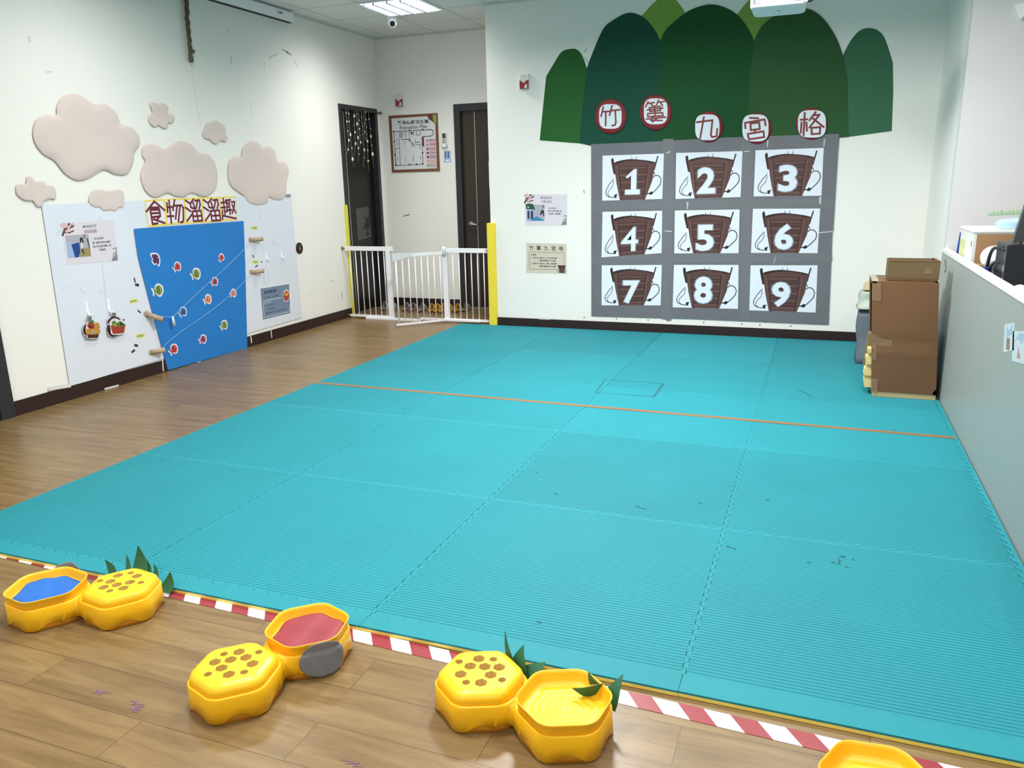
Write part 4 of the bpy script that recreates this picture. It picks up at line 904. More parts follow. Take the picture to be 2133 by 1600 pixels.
for u, v, h in ((.13, .67, .04), (.3, .67, .04), (.14, .5, .06), (.31, .52, .06), (.53, .54, .07), (.31, .23, .07), (.47, .24, .12), (.62, .25, .07), (.62, .43, .06), (.14, .24, .06), (.46, .46, .06)): P.rect(u-.007, v-h/2, u+.007, v+h/2, 10)
for u, wv in ((.235, .02), ): P.rect(u-.02, .6, u+.02, .71, 10)
for i, m in enumerate((4, 4, 4, 4, 5, 7, 6)):
    v = .54-.072*i; P.rect(.755, v-.018, .795, v+.018, m if i > 1 else 10); P.text(('現在位置', '逃生路線', '滅火器', '消防栓箱', '緊急照明', '出口標示', '集合地點')[i], .875, v+.006, .034, m, .12); P.line([(.815, v-.026), (.94, v-.024)], .002, m)
tag(P.mb.build('evacuation_plan', EM, None, place('far', c[0], c[1], 0)), 'framed evacuation plan board in the recess between the two doors', 'evacuation plan')
# remote control in its wall holder, blue switch plate
t = thing('remote_control', 'white air conditioner remote in a wall holder beside the right door', 'remote control', place('far', -4.128, 1.955, 0))
mb = MB(); mb.box((-.026, -.07, .008), (.026, .075, .026)); mb.build('remote_body', siren_w, t)
mb = MB(); mb.box((-.021, .015, .026), (.021, .068, .0268)); mb.build('display', M('lcd_dark', '#3A3A44', 0.25), t)
mb = MB()
for i in range(3):
    for j in range(3): mb.box((-.019+.014*i, -.04+.016*j, .026), (-.009+.014*i, -.03+.016*j, .0275))
mb.build('keypad', M('grey_keys', '#55555E', 0.5), t)
mb = MB(); mb.box((-.034, -.08, 0), (.034, -.03, .008)); mb.box((-.034, -.08, .008), (-.028, -.03, .032)); mb.box((.028, -.08, .008), (.034, -.03, .032)); mb.box((-.034, -.08, .027), (.034, -.055, .032)); mb.build('holder', white_m, t)
t = thing('blue_sticker', 'pale blue sticker with two dark bars below the remote', 'sticker', place('far', -4.105, 1.77, 0))
mb = MB(); mb.prism([(-.05, -.07), (.048, -.068), (.044, .062), (-.044, .066)], 0, .0015, 0); mb.prism([(-.03, -.02), (-.012, -.02), (-.012, .055), (-.028, .055)], .0015, .002, 1); mb.prism([(.004, -.02), (.022, -.02), (.022, .055), (.006, .055)], .0015, .002, 1); mb.prism([(-.02, -.055), (.022, -.053), (.022, -.04), (-.02, -.042)], .0015, .002, 2)
mb.build('printed_sheet', [M('sky_blue_print', '#A9BEDC', 0.5), M('dark_blue_print', '#3A5C92', 0.5), white_m], t)
o = flat('wall_gouge', 'far', [(839, 450), (852, 446.5), (855, 447.5), (848, 449), (841, 451)], M('dark_gouge', '#2A2522', 0.9, 0.2), 0.0005, 'short black gouge mark on the recess wall above the gate', 'scuff', None, .0008)
# slippers
def slipper(x, y, rz, col, label, grp, tilt=0):
    m, ms = col; t = thing('slipper', label, 'slipper', None, grp, (x, y, 0)); t.rotation_euler = (0, 0, rz); t.scale = (.66, .78, 1.25)
    mb = MB(); base = smooth_closed([(-.038, -.10), (.0, -.118), (.038, -.10), (.044, -.05), (.034, .02), (.038, .08), (.025, .118), (0, .126), (-.025, .118), (-.036, .08), (-.032, .02), (-.044, -.05)], 3)
    mb.loft([[(a*s, b*s, z+(.008 if b > .06 else 0)) for a, b in base] for z, s in ((.001, .96), (.012, 1), (.02, .97))], 0, True); mb.build('sole', m, t)
    mb = MB(); rings = []
    for i in range(6):
        yy = -.085+.085*i/5; hh = .042+.026*i/5; rw = .043
        rings.append([(rw*math.cos(PI*k/10), yy, .014+hh*math.sin(PI*k/10)) for k in range(11)]+[((rw-.004)*math.cos(PI*k/10), yy, .014+(hh-.004)*math.sin(PI*k/10)) for k in range(10, -1, -1)])
    mb.loft(rings, 0, True); mb.build('strap', ms, t)
gs = (M('pinkish_sole', '#8E7470', 0.6, 0.1), M('grey_slipper', '#8C8E92', 0.4, 0.08)); ys = (M('amber_sole', '#B98A2C', 0.5, 0.1), M('yellow_slipper', '#DDB03A', 0.4, 0.1)); bs = (M('brown_sole', '#8A7A64', 0.6, 0.1), M('taupe_slipper', '#8E8272', 0.5, 0.1))
for i, (px, py) in enumerate(((793, 652), (809, 652), (838, 653), (853, 654), (872, 655))):
    a, b = meas('floor', px, py-4); slipper(a, b+.1, PI+.05*math.sin(3*i), gs, '%s grey slipper from the left doorway, on the recess floor' % ('first second third fourth fifth'.split()[i]), 'grey slippers behind the gate')
for i, (px, py) in enumerate(((892, 656), (904, 656.5), (916, 657), (929, 657), (946, 656))):
    a, b = meas('floor', px, py-4); slipper(a, b+.1, PI+.06*math.cos(2*i), ys, '%s yellow slipper counting away from the grey slippers' % ('first second third fourth fifth'.split()[i]), 'yellow slippers behind the gate')
a, b = meas('floor', 962, 651); slipper(a, b+.12, PI-.2, bs, 'taupe slipper at the right end of the slipper row', None)

# ================================================================== safety gate
GY = 7.64
t = thing('safety_gate', 'white metal safety gate across the recess, its door swung open', 'safety gate', None, None, (-4.05, GY, 0)); gx = -4.05
def bx(name, a, b, m=white_met): mb = MB(); mb.box((a[0]-gx, a[1]-GY, a[2]), (b[0]-gx, b[1]-GY, b[2])); return mb.build(name, m, t)
y0, y1 = GY-.012, GY+.012
bx('top_rail', (-4.935, y0-.004, .762), (-4.335, y1+.004, .808)); bx('top_rail', (-3.735, y0-.004, .752), (-3.172, y1+.004, .798))
bx('bottom_rail', (-4.93, y0, .0215), (-4.4, y1, .045)); bx('bottom_rail', (-3.70, y0, .0215), (-3.172, y1, .045))
bx('threshold', (-4.72, GY-.025, .0005), (-4.02, GY+.015, .0215)); bx('threshold', (-4.03, GY-.032, .0205), (-3.32, GY+.01, .04))
bx('post', (-4.425, GY-.017, .02), (-4.37, GY+.017, .775)); bx('post', (-3.735, GY-.017, .04), (-3.68, GY+.017, .775))
for x in [-4.885+.072*i for i in range(7)]+[-3.62+.0715*i for i in range(7)]:
    mb = MB(); mb.tube([(x-gx, 0, .044), (x-gx, 0, .764)], .0058, 0, 8); mb.build('bar', white_met, t)
for x, z in ((-4.955, .785), (-4.955, .035)):
    mb = MB(); mb.tube([(x-.025-gx, 0, z), (x+.03-gx, 0, z)], .007, 0, 8); mb.tube([(x-.027-gx, 0, z), (x-.021-gx, 0, z)], .022, 0, 14); mb.build('wall_fixing', M('olive_rubber', '#8A8A52', 0.5, 0.1), t)
mb = MB(); mb.box((-3.23-gx, -.0175, .762), (-3.18-gx, -.0162, .788)); mb.build('maker_plate', M('grey_plate', '#A8AEB6', 0.4), t)
# swinging door, hinged at the right post
hx, hy = -3.71, GY-.02; ex, ey = meas('floor', 828, 677, .03); dd = Vector((ex-hx, ey-hy, 0)); ln = dd.length; dd.normalize()
dz = bpy.data.objects.new('gate_door', None); COL.objects.link(dz); dz.parent = t; dz.matrix_local = Matrix(((dd.x, -dd.y, 0, hx-gx), (dd.y, dd.x, 0, hy-GY), (0, 0, 1, 0), (0, 0, 0, 1)))
mb = MB(); mb.box((.02, -.010, .735), (ln, .010, .765)); mb.build('top_bar', white_met, dz)
mb = MB(); mb.box((.02, -.008, .022), (ln+.01, .008, .04)); mb.build('bottom_bar', white_met, dz)
for i in range(8):
    x = .05+(ln-.07)*i/7; mb = MB(); mb.tube([(x, 0, .036), (x, 0, .738)], .0058 if i < 7 else .009, 0, 8); mb.build('bar', white_met, dz)
mb = MB(); mb.loft([[(x, -.014, z0), (x, .014, z0), (x, .014, z1), (x, -.014, z1)] for x, z0, z1 in ((ln-.20, .735, .77), (ln-.12, .725, .772), (ln-.05, .705, .775), (ln+.02, .70, .77))], 0, True, smooth=False); mb.build('latch_handle', M('grey_white_plastic', '#D6DBDF', 0.35, 0.03), dz)
mb = MB(); mb.lathe([(.024, .72), (.024, .80), (.014, .815), (.0, .82)], (0, 0), 0, 16); mb.build('hinge_cap', M('grey_white_plastic', '#D6DBDF', 0.35), dz)
# yellow corner guards
yg = M('yellow_foam_guard', '#EED63C', 0.6, 0.03, 8)
mb = MB(); mb.loft([[(-3.168, 7.66, z), (-3.168, 7.52, z), (-3.158, 7.505, z), (-3.084, 7.505, z), (-3.078, 7.515, z), (-3.078, 7.538, z), (-3.131, 7.538, z), (-3.133, 7.66, z)] for z in (.02, 1.062)], 0, True, smooth=False)
o = mb.build('corner_guard', yg); tag(o, 'thick yellow foam guard on the wall corner right of the gate', 'corner guard', 'yellow corner guards')
mb = MB(); mb.loft([[(XL+.001, 7.738, z), (XL+.022, 7.738, z), (XL+.026, 7.75, z), (XL+.026, 7.775, z), (XL+.012, 7.79, z), (XL+.0135, 7.764, z), (XL+.001, 7.76, z)] for z in (.003, 1.255)], 0, True, smooth=False)
o = mb.build('corner_guard', M('lime_yellow_foam', '#DAD24A', 0.6, 0.05)); tag(o, 'narrow yellow foam strip on the door jamb left of the gate', 'corner guard', 'yellow corner guards')

# ================================================================== back wall
c5 = crop(1080, 0, 2.601)
def hill(pts, col, nm, off, label):
    p = measl('back', c5(pts), off); c = centre(p); mb = MB(); mb.prism(rel(p, c), 0, 0.0018)
    o = mb.build('paper_hill', M(nm, col, 0.75, 0.05, 1.5, 0.06, 6, spec=0.2), None, place('back', c[0], c[1], off)); tag(o, label, 'paper hill', 'green paper hills on the back wall')
def sm(pts, a, b, k=3): return pts[:a]+smooth_open(pts[a:b], k)+pts[b:]
hill(sm([(675,260),(668,85),(700,50),(725,22),(760,-5),(800,-22),(840,-10),(870,20),(905,75),(930,150),(905,280)], 1, 10), '#7BA046', 'light_green_card_a', .001, 'light green paper hill peeking out behind, left of the tallest hill')
hill(sm([(1200,260),(1185,78),(1230,20),(1280,-20),(1340,-20),(1400,40),(1420,100),(1400,260)], 1, 7), '#7F9F4C', 'light_green_card_b', .001, 'light green paper hill peeking out behind the projector')
hill(sm([(115,760),(150,415),(200,330),(235,280),(280,265),(315,268),(345,300),(370,370),(420,500),(420,785),(330,777)], 1, 8), '#285E2D', 'mid_green_card', .001, 'small leftmost green paper hill on the back wall')
hill(sm([(330,776),(345,600),(372,365),(400,290),(460,155),(520,105),(575,75),(620,70),(680,95),(730,150),(768,220),(800,330),(800,790),(395,790)], 2, 12), '#194A3B', 'bottle_green_card', .0032, 'blue-green paper hill, second from the left')
hill(sm([(750,790),(760,450),(768,220),(800,160),(860,105),(920,60),(1000,30),(1060,25),(1130,45),(1190,85),(1240,150),(1275,220),(1300,330),(1300,790)], 2, 13), '#1D4D29', 'forest_green_card', .0054, 'tallest dark green paper hill in the middle')
hill(sm([(1735,420),(1757,300),(1800,220),(1850,165),(1905,152),(1955,170),(1990,220),(2028,340),(2030,500),(2022,710),(1785,742),(1735,745)], 1, 8), '#1A4823', 'dark_green_card', .001, 'small rightmost dark green paper hill')
hill(sm([(1240,790),(1250,450),(1275,220),(1320,140),(1380,90),(1450,55),(1540,45),(1600,60),(1660,110),(1720,200),(1757,300),(1780,420),(1786,742),(1738,745),(1735,790)], 2, 12), '#2F5631', 'moss_green_card', .0076, 'moss green paper hill to the right under the projector')
# grey backing board
c7 = crop(1200, 280, 3.678)
bp = [(1231.5, 300.5), (1340, 296), (1500, 287), (1640, 282), (1748, 279), (1735.6, 482.6), (1734, 483), (1726, 676), (1450, 664), (1232, 658)]
p = measl('back', bp, .0096); c = centre(p); mb = MB(); mb.prism(rel(p, c), 0, .003, 0)
tape = [([(1306, 297), (1303, 500), (1303, 660)], .05), ([(1409, 293), (1407, 500), (1404, 664)], .05)]
for x0, x1, y in ((1233, 1735, 428), (1233, 1733, 540)):
    mb.prism(rel(measl('back', [(x0, y-9), (x1, y-14), (x1, y+4), (x0, y+10)], .0096), c), .003, .0034, 1)
for x in (1392, 1556): mb.prism(rel(measl('back', [(x-11, 290), (x+11, 289), (x+6, 667), (x-14, 663)], .0096), c), .003, .0036, 1)
for q in ([(1387, 318), (1396, 315), (1397, 317), (1389, 320)], [(1598, 292), (1601, 292), (1599, 307), (1597, 307)], [(1716, 290), (1719, 290), (1717, 306), (1715, 306)], [(1550, 315), (1562, 314), (1562, 316), (1550, 317)], [(1430, 421), (1434, 421), (1433, 436), (1431, 436)], [(1385, 480), (1400, 481), (1400, 483), (1385, 482)], [(1703, 484), (1735, 481), (1735, 483), (1703, 486)], [(1707, 410), (1711, 410), (1710, 425), (1706, 424)], [(1612, 545), (1616, 535), (1617, 535), (1611, 552)]):
    mb.prism(rel(measl('back', q, .0096), c), .003, .0040, 2)
o = mb.build('grey_backing_board', [M('grey_card_board', '#6A6B72', 0.6, 0.05, 4, 0.06, 8), M('grey_card_strip', '#6F7076', 0.55, 0.05), M('clear_tape_glint', '#C2C3C8', 0.2, 0.05)], None, place('back', c[0], c[1], .0096)); tag(o, 'large grey backing board carrying the nine numbered basket pictures', 'board')
# nine basket pictures
BK = [M('laminated_white_sheet', '#E2E8F3', 0.22, 0.02, 8, 0.12, 7, spec=0.6), M('wicker_brown', '#5B3D3A', 0.3, 0.25, 45, 0.1, 9, scale3=(1, 6, 1), spec=0.6), M('wicker_dark', '#33211F', 0.35, 0.15, 40), M('strap_black', '#16161A', 0.4, 0.1), M('numeral_white', '#DDE6F2', 0.3, 0.02), M('numeral_grey_edge', '#8F9AA8', 0.4, 0.05), M('wicker_light', '#7A5650', 0.35, 0.2, 40)]
QU = [[(203,163),(673,147),(660,495),(200,508)],[(767,142),(1275,128),(1260,480),(762,495)],[(1375,122),(1897,103),(1880,470),(1360,475)],[(203,593),(660,585),(655,910),(195,942)],[(757,583),(1253,575),(1245,910),(752,912)],[(1355,570),(1870,568),(1850,910),(1340,908)],[(197,1003),(657,1000),(648,1310),(195,1310)],[(750,1000),(1245,1000),(1240,1337),(740,1325)],[(1337,1003),(1850,1003),(1835,1365),(1327,1348)]]
NUM = [(.50,.375,.56),(.475,.385,.57),(.50,.38,.57),(.47,.37,.54),(.48,.36,.60),(.49,.37,.58),(.505,.335,.57),(.47,.42,.62),(.475,.37,.54)]
ROWW = ['top', 'middle', 'bottom']; COLW = ['left', 'centre', 'right']
for i, q in enumerate(QU):
    q = measl('back', c7(q), .0135); c = centre(q); q = rel(q, c); P = Print(q, 0.0012); P.mb.prism(q, 0, .0012, 0)
    U = lambda pts: [((x-185)/1560, 1-(y-280)/1150) for x, y in pts]
    P.poly(U([(440,345),(470,360),(490,470),(530,760),(480,760),(420,480),(408,390)]), 2)
    P.poly(U([(1580,335),(1612,340),(1570,520),(1530,700),(1500,600),(1545,480)]), 2)
    P.poly(U([(480,480),(560,440),(700,410),(870,392),(1000,398),(1200,420),(1400,450),(1545,490),(1480,950),(1310,1428),(650,1428),(560,1000)]), 1)
    P.poly(U([(490,470),(560,438),(700,408),(870,390),(1000,396),(1200,418),(1400,450),(1540,488),(1500,520),(1300,470),(1000,425),(800,440),(520,520)]), 2)
    for k in range(13):
        y = 600+62*k; xl = 590+(y-590)*0.11; xr = 1330-(y-590)*0.05
        P.poly(U([(xl, y), (xr, y-8), (xr, y+10), (xl, y+16)]), 2 if k % 3 else 6)
    for a, b, m in (((610, 560), (700, 1425), 2), ((1345, 560), (1260, 1425), 2), ((1400, 560), (1300, 1425), 6), ((560, 560), (660, 1425), 6)): P.line(U([a, b]), .006, m)
    P.line(U([(600, 590), (1000, 575), (1350, 590)]), .005, 2)
    for k in range(8): P.poly(U([(680+40*k, 660), (695+40*k, 660), (695+40*k, 710), (680+40*k, 710)]), 2)
    P.line(U([(480,880),(380,1000),(300,1130),(278,1220),(300,1290),(370,1335),(460,1355),(540,1350)]), .0055, 3)
    P.line(U([(485,930),(455,1070),(380,1150),(335,1220),(345,1290),(390,1335)]), .004, 3)
    P.poly(U([(505,1290),(590,1265),(570,1310),(560,1370),(530,1370),(500,1320)]), 3)
    P.line(U([(1495,720),(1540,790)]), .006, 3)
    P.line(U([(1500,870),(1540,825),(1620,825),(1680,880),(1700,960),(1680,1060),(1610,1150),(1540,1220),(1490,1270)]), .0065, 3)
    P.poly(U([(1340,1270),(1420,1262),(1450,1225),(1500,1240),(1490,1300),(1440,1315),(1400,1290),(1340,1290)]), 3)
    P.line(U([(940,340),(940,400)]), .004, 3); P.line(U([(1055,340),(1055,400)]), .004, 3)
    u, v, h = NUM[i]; W = .23 if i == 0 else .27
    if i == 0:
        one = [(800,850),(1000,650),(1070,650),(1070,1165),(1165,1165),(1165,1290),(790,1290),(790,1165),(935,1165),(935,800),(870,860),(820,870)]
        P.poly([((x-185)/1560+(.012 if x > 930 else -.012), 1-(y-280)/1150+(.012 if y < 900 else -.012)) for x, y in one], 5); P.poly(U(one), 4)
    else: P.text(str(i+1), u, v, h*1.06, 5, W*1.14, .02 if i == 3 else .045); P.text(str(i+1), u, v, h, 4, W, .012 if i == 3 else .035)
    if i in (2, 5):   # wrinkled film over the sheet
        pass
    o = P.mb.build('basket_picture', BK, None, place('back', c[0], c[1], .0135)); tag(o, 'laminated picture of a brown carrying basket with white number %d' % (i+1), 'picture', 'numbered basket pictures')
    if i in (3, 4):
        pass
# round plaques with characters
cA, cB = crop(1220, 180, 11.43), crop(1420, 210, 6.274)
ring_m = M('crimson_ruffle', '#7E1822', 0.7, 0.12, 30); disc_m = M('pale_disc_card', '#D9E2EC', 0.5, 0.02); redp = M('brick_red_strokes', '#7A2424', 0.6, 0.1)
PL = [('竹', cA, (600,715), 375, 412, (330,425,865,1012), [[(430,495),(380,715)],[(420,605),(570,600)],[(490,625),(485,935)],[(640,465),(580,690)],[(620,580),(825,560)],[(715,590),(730,860),(705,925),(640,935)]], .0145),
 ('簍', cA, (1668,622), 378, 420, (1395,290,1955,905), [[(1495,365),(1440,490)],[(1490,410),(1640,390)],[(1560,415),(1610,470)],[(1745,325),(1695,450)],[(1735,380),(1895,360)],[(1790,385),(1835,465)],[(1525,510),(1780,480),(1790,580),(1540,600),(1525,510)],[(1475,565),(1845,520)],[(1655,470),(1660,720)],[(1485,650),(1840,630),(1850,700),(1490,725),(1485,650)],[(1455,780),(1915,735)],[(1620,715),(1560,810),(1830,815)],[(1740,740),(1600,850)]], .0125),
 ('九', cB, (357,342), 182, 203, (180,180,496,516), [[(200,282),(405,255),(385,450),(400,475),(460,465),(467,370)],[(293,215),(245,490)]], .0155),
 ('宮', cB, (982,362), 192, 205, (795,180,1136,532), [[(895,225),(1000,230)],[(835,360),(830,290),(1085,245),(1098,320)],[(900,300),(1015,285),(1022,370),(905,385),(900,300)],[(965,380),(955,410)],[(865,435),(1070,400),(1080,475),(880,505),(865,435)]], .0155),
 ('格', cB, (1696,300), 208, 208, (1520,125,1884,482), [[(1608,160),(1593,450)],[(1555,250),(1640,243)],[(1567,285),(1557,418)],[(1630,285),(1637,392)],[(1750,150),(1670,255)],[(1735,190),(1800,185),(1670,350)],[(1700,220),(1855,345)],[(1695,355),(1810,345),(1805,430),(1700,437),(1695,355)]], .0155)]
for nm, cm, cc, rx, ry, (ax, ay, bx_, by_), st, sw in PL:
    off = .014
    c = meas('back', *cm([cc])[0], off)
    ring = rel(measl('back', cm([(cc[0]+rx*math.cos(2*PI*k/96), cc[1]-ry*math.sin(2*PI*k/96)) for k in range(96)]), off), c)
    t = thing('character_plaque', 'round plaque with crimson ruffled rim and the character %s' % nm, 'plaque', place('back', c[0], c[1], off), 'round character plaques')
    mb = MB(); R = lambda k, z, am: [(x*k*(1+am*(i % 2)), y*k*(1+am*(i % 2)), z+(0.004*(i % 2) if am else 0)) for i, (x, y) in enumerate(ring)]
    mb.loft([R(.72, 0, 0), R(1.0, 0.0, -.02), R(1.0, .004, -.025), R(.86, .012, .0), R(.72, .014, 0)], 0, True, smooth=False); mb.build('ruffled_rim', ring_m, t)
    mx, my, hx, hy = (ax+bx_)/2, (ay+by_)/2, (bx_-ax)/2, (by_-ay)/2
    sup = [(mx+hx*math.copysign(abs(math.cos(a))**.62, math.cos(a)), my-hy*math.copysign(abs(math.sin(a))**.62, math.sin(a))) for a in [2*PI*k/64 for k in range(64)]]
    d = rel(measl('back', cm(sup), off), c); mb = MB(); mb.prism(d, .012, .018, 0); 
    for s in st: mb.ribbon(rel(measl('back', cm(s), off), c), sw, .018, .0195, 1)
    mb.build('character_disc', [disc_m, redp], t)
time_poster('back', [(1093, 404), (1181, 405), (1181, 469), (1094, 469)], .001, 0, 'pale lilac instruction poster with photo, upper of two posters on the back wall')
# kraft poster
KM = [M('beige_parchment_print', '#CFC7B6', 0.5, 0.05, 6, 0.1, 9), black_m, M('parchment_border', '#8E6E50', 0.5), BK[1], BK[2], BK[3]]
q = measl('back', [(1096, 506), (1180, 508), (1180, 570), (1096.5, 568)], .001); c = centre(q); q = rel(q, c); P = Print(q, .0012); P.mb.prism(q, 0, .0012, 0)
for i, ch in enumerate('竹簍九宮格'): P.text(ch, .13+.185*i, .84, .155, 1, .11, .012)
P.line([(.06, .70), (.95, .70)], .004, 2); P.line([(.07, .70), (.08, .12)], .004, 2); P.line([(.94, .70), (.945, .25)], .003, 2); P.line([(.08, .12), (.78, .13)], .004, 2)
for u, v, s, wd in ((.18, .61, '玩法說明', .14), (.13, .51, '1.', .03), (.24, .51, '基本玩法', .14), (.55, .51, '距離2步，將沙包投到竹簍', .42), (.53, .42, '依照號碼順序投中九宮格', .42), (.13, .32, '2.', .03), (.24, .32, '進階玩法', .14), (.55, .32, '距離3步，連成一線就過關', .42), (.53, .23, '依照號碼順序投中九宮格', .42)): P.text(s, u, v, .055, 1, wd, .015)
P.poly([(.79, .27), (.975, .27), (.95, .02), (.83, .02)], 3); P.poly([(.78, .275), (.98, .275), (.97, .23), (.79, .23)], 4); P.line([(.79, .12), (.77, .07), (.83, .03)], .003, 5); P.line([(.97, .15), (1.0, .08), (.95, .03)], .003, 5)
tag(P.mb.build('poster', KM, None, place('back', c[0], c[1], .001)), 'beige parchment instruction poster, lower of two posters on the back wall', 'poster')

# ================================================================== ceiling things
t = thing('dome_camera', 'white dome security camera on the ceiling near the louvred lamp', 'security camera', None, None, (-4.20, 7.66, HC))
mb = MB(); mb.lathe([(.058, 0), (.058, -.018), (.05, -.024), (.046, -.03), (.046, -.06), (.0, -.06)], (0, 0), 0, 24); mb.build('mount', white_m, t)
mb = MB(); mb.ball((0, 0, -.068), .046, 0, 12); mb.build('dome', white_m, t)
mb = MB(); d = (EYE-Vector((-4.20, 7.66, HC-.068))).normalized(); p0 = Vector((0, 0, -.068))
mb.tube([p0+d*.030, p0+d*.0475], .027, 0, 20); mb.build('lens', M('lens_black', '#121215', 0.12, 0.05), t)
# projector hung from the ceiling
t = thing('projector', 'white ceiling projector hanging in front of the green hills', 'projector', None, None, (-.355, 5.85, HC)); px_, py_, pz = -.355, 5.85, HC
mb = MB(); z0, z1 = 2.502-pz, 2.605-pz; w2, d2 = .165, .17
p = []
for sx, sy, a0 in ((1, 1, 0), (-1, 1, PI/2), (-1, -1, PI), (1, -1, 1.5*PI)):
    for k in range(5): an = a0+PI/2*k/4; p.append((sx*(w2-.035)+.035*math.cos(an), sy*(d2-.035)+.035*math.sin(an)))
mb.loft([[(x*.9, y*.9, z0) for x, y in p], [(x*.98, y*.98, z0+.006) for x, y in p], [(x, y, z0+.016) for x, y in p], [(x, y, z1-.012) for x, y in p], [(x*.96, y*.96, z1) for x, y in p]], 0, True, smooth=False); mb.build('case', white_m, t)
mb = MB()
for i in range(9):
    x = -.15+.006*i; mb.box((x, -d2-.001, z0+.022), (x+.003, -d2+.001, z1-.012))
for i in range(9): mb.box((.10, -d2-.001, z0+.022+.008*i), (.145, -d2+.001, z0+.026+.008*i))
mb.build('vent_slots', M('vent_grey', '#6E7076', 0.6), t)
mb = MB(); mb.box((-.005, -.02, z0-.0008), (.004, .0, z0)); mb.box((.008, -.02, z0-.0008), (.014, .0, z0)); mb.build('underside_mark', M('mark_teal_grey', '#3E5A5E', 0.6), t)
mb = MB(); mb.lathe([(.05, z1+.10), (.03, z1+.03), (.06, z1), (.0, z1)], (0, 0), 0, 16); mb.tube([(0, 0, z1+.02), (0, 0, -.02)], .022, 0, 14); mb.tube([(0, 0, -.02), (0, 0, 0)], .07, 0, 20); mb.build('ceiling_mount', white_met, t)
mb = MB(); mb.tube(smooth_open([(.16, -.10, z0+.03), (.20, -.10, z0+.025), (.235, -.09, z0+.06), (.245, -.08, z0+.12), (.20, -.05, z1+.08), (.10, -.02, z1+.2), (.03, 0, z1+.3), (.025, 0, 0)], 6), .006, 0, 8); mb.tube([(.155, -.10, z0+.03), (.182, -.10, z0+.028)], .010, 1, 8); mb.build('cable', [black_m, white_m], t)
mb = MB(); mb.tube(smooth_open([(.15, -.05, z0+.075), (.20, -.05, z0+.085), (.22, -.04, z0+.12), (.15, -.02, z1+.1), (.04, .01, z1+.25), (.02, .02, 0)], 6), .008, 0, 8); mb.build('cable', black_m, t)
# fixture on the office wall, cut by the photo corner
t = thing('wall_sensor', 'small white angular sensor high on the white wall, top right corner', 'sensor', place('office', 1.10, 2.45, 0))
mb = MB(); mb.loft([[(-.045, .035, 0), (.0, -.06, 0), (.06, -.05, 0), (.07, .06, 0)], [(-.035, .025, .05), (.0, -.05, .06), (.05, -.045, .06), (.06, .05, .05)]], 0, True, smooth=False); mb.build('case', white_m, t)
mb = MB(); mb.disc((.032, .01), .016, .055, .063, 0, 14); mb.build('lens', black_m, t)
# leaf border sticker
P0 = [meas('office', x, y, .001) for x, y in ((2055, 446), (2140, 440))]
mb = MB(); c = ((P0[0][0]+P0[1][0])/2, P0[0][1]); rnd = random.Random(3); x = P0[0][0]-c[0]; L_ = P0[1][0]-P0[0][0]
mb.prism([(x, -.010), (x+L_+.2, .004), (x+L_+.2, .012), (x+.02, .002)], 0, .0008, 0)
for i in range(34):
    xx = x+.02+i*(L_+.16)/34; h = .012+.014*rnd.random()+.010*math.sin(i*.4)**2; tl = (rnd.random()-.5)*.012; yb_ = -.004+.014*i/34
    mb.prism(smooth_closed([(xx-.005, yb_), (xx-.004+tl*.5, yb_+h*.6), (xx+tl, yb_+h), (xx+.005+tl*.5, yb_+h*.6), (xx+.005, yb_)], 2), 0, .0009+.00002*i, i % 2)
o = mb.build('grass_sticker', [M('grass_green_print', '#9CCBA2', 0.6, 0.1), M('grass_green_pale', '#B9D6A8', 0.6, 0.1)], None, place('office', c[0], c[1], .0003)); tag(o, 'pale green grass border sticker on the white office wall', 'sticker')

# ================================================================== partition and its stickers
part_m = M('grey_green_laminate', '#939996', 0.38, 0.02, 3, 0.02, 20); 
t = thing('office_partition', 'low grey laminate partition along the right side of the mats', 'partition', None, None, (XP, 2.5, 0))
mb = MB(); mb.box((0, -5.2, .0005), (.032, YP-2.5-.002, .925)); mb.build('panel', part_m, t)
mb = MB(); mb.box((-.003, -5.2, .925), (.035, YP-2.5-.002, .949)); mb.build('top_cap', M('white_edge_band', '#E4E6E4', 0.4, 0.02), t)
mb = MB(); a, b = 6.02, .855; mb.lathe([(.05, 0), (.05, -.003), (.042, -.004), (.04, -.0008), (0, -.0008)], (a-2.5, b), 0, 24, axis='x'); mb.build('grommet', M('grey_grommet', '#8C918F', 0.5), t)
SMt = [M('faded_clear_sticker', '#B9C6CC', 0.4, 0.15, 60), M('pencil_brown', '#7E6A54', 0.6, 0.2), M('faded_red', '#A8746C', 0.6, 0.1), M('faded_blue', '#94A9BC', 0.5, 0.2, 50)]
def pst(quad, fn, label):
    q = measl('partition', quad, .0005); c = centre(q); q = rel(q, c); P = Print(q, .0006); P.mb.prism(q, 0, .0006, 0); fn(P)
    o = P.mb.build('peeled_sticker', SMt, None, place('partition', c[0], c[1], .0004)); tag(o, label, 'sticker', 'peeled stickers on the partition')
pst([(2093, 676), (2113, 672), (2112, 730), (2090, 734)], lambda P: (P.poly([(.2, .5), (.9, .6), (.8, .98), (.5, .75), (.25, .95)], 3), P.poly([(.25, .1), (.6, .02), (.62, .45), (.3, .5)], 1)), 'peeled pale sticker with a brown shape on the partition, left one')
pst([(2110, 690), (2140, 690), (2138, 760), (2108, 752)], lambda P: (P.poly([(.1, .65), (.5, .95), (.9, .9), (.7, .6), (.4, .75)], 3), P.poly([(.35, .15), (.6, .12), (.45, .5)], 2)), 'peeled pale sticker with a red triangle on the partition, right one')

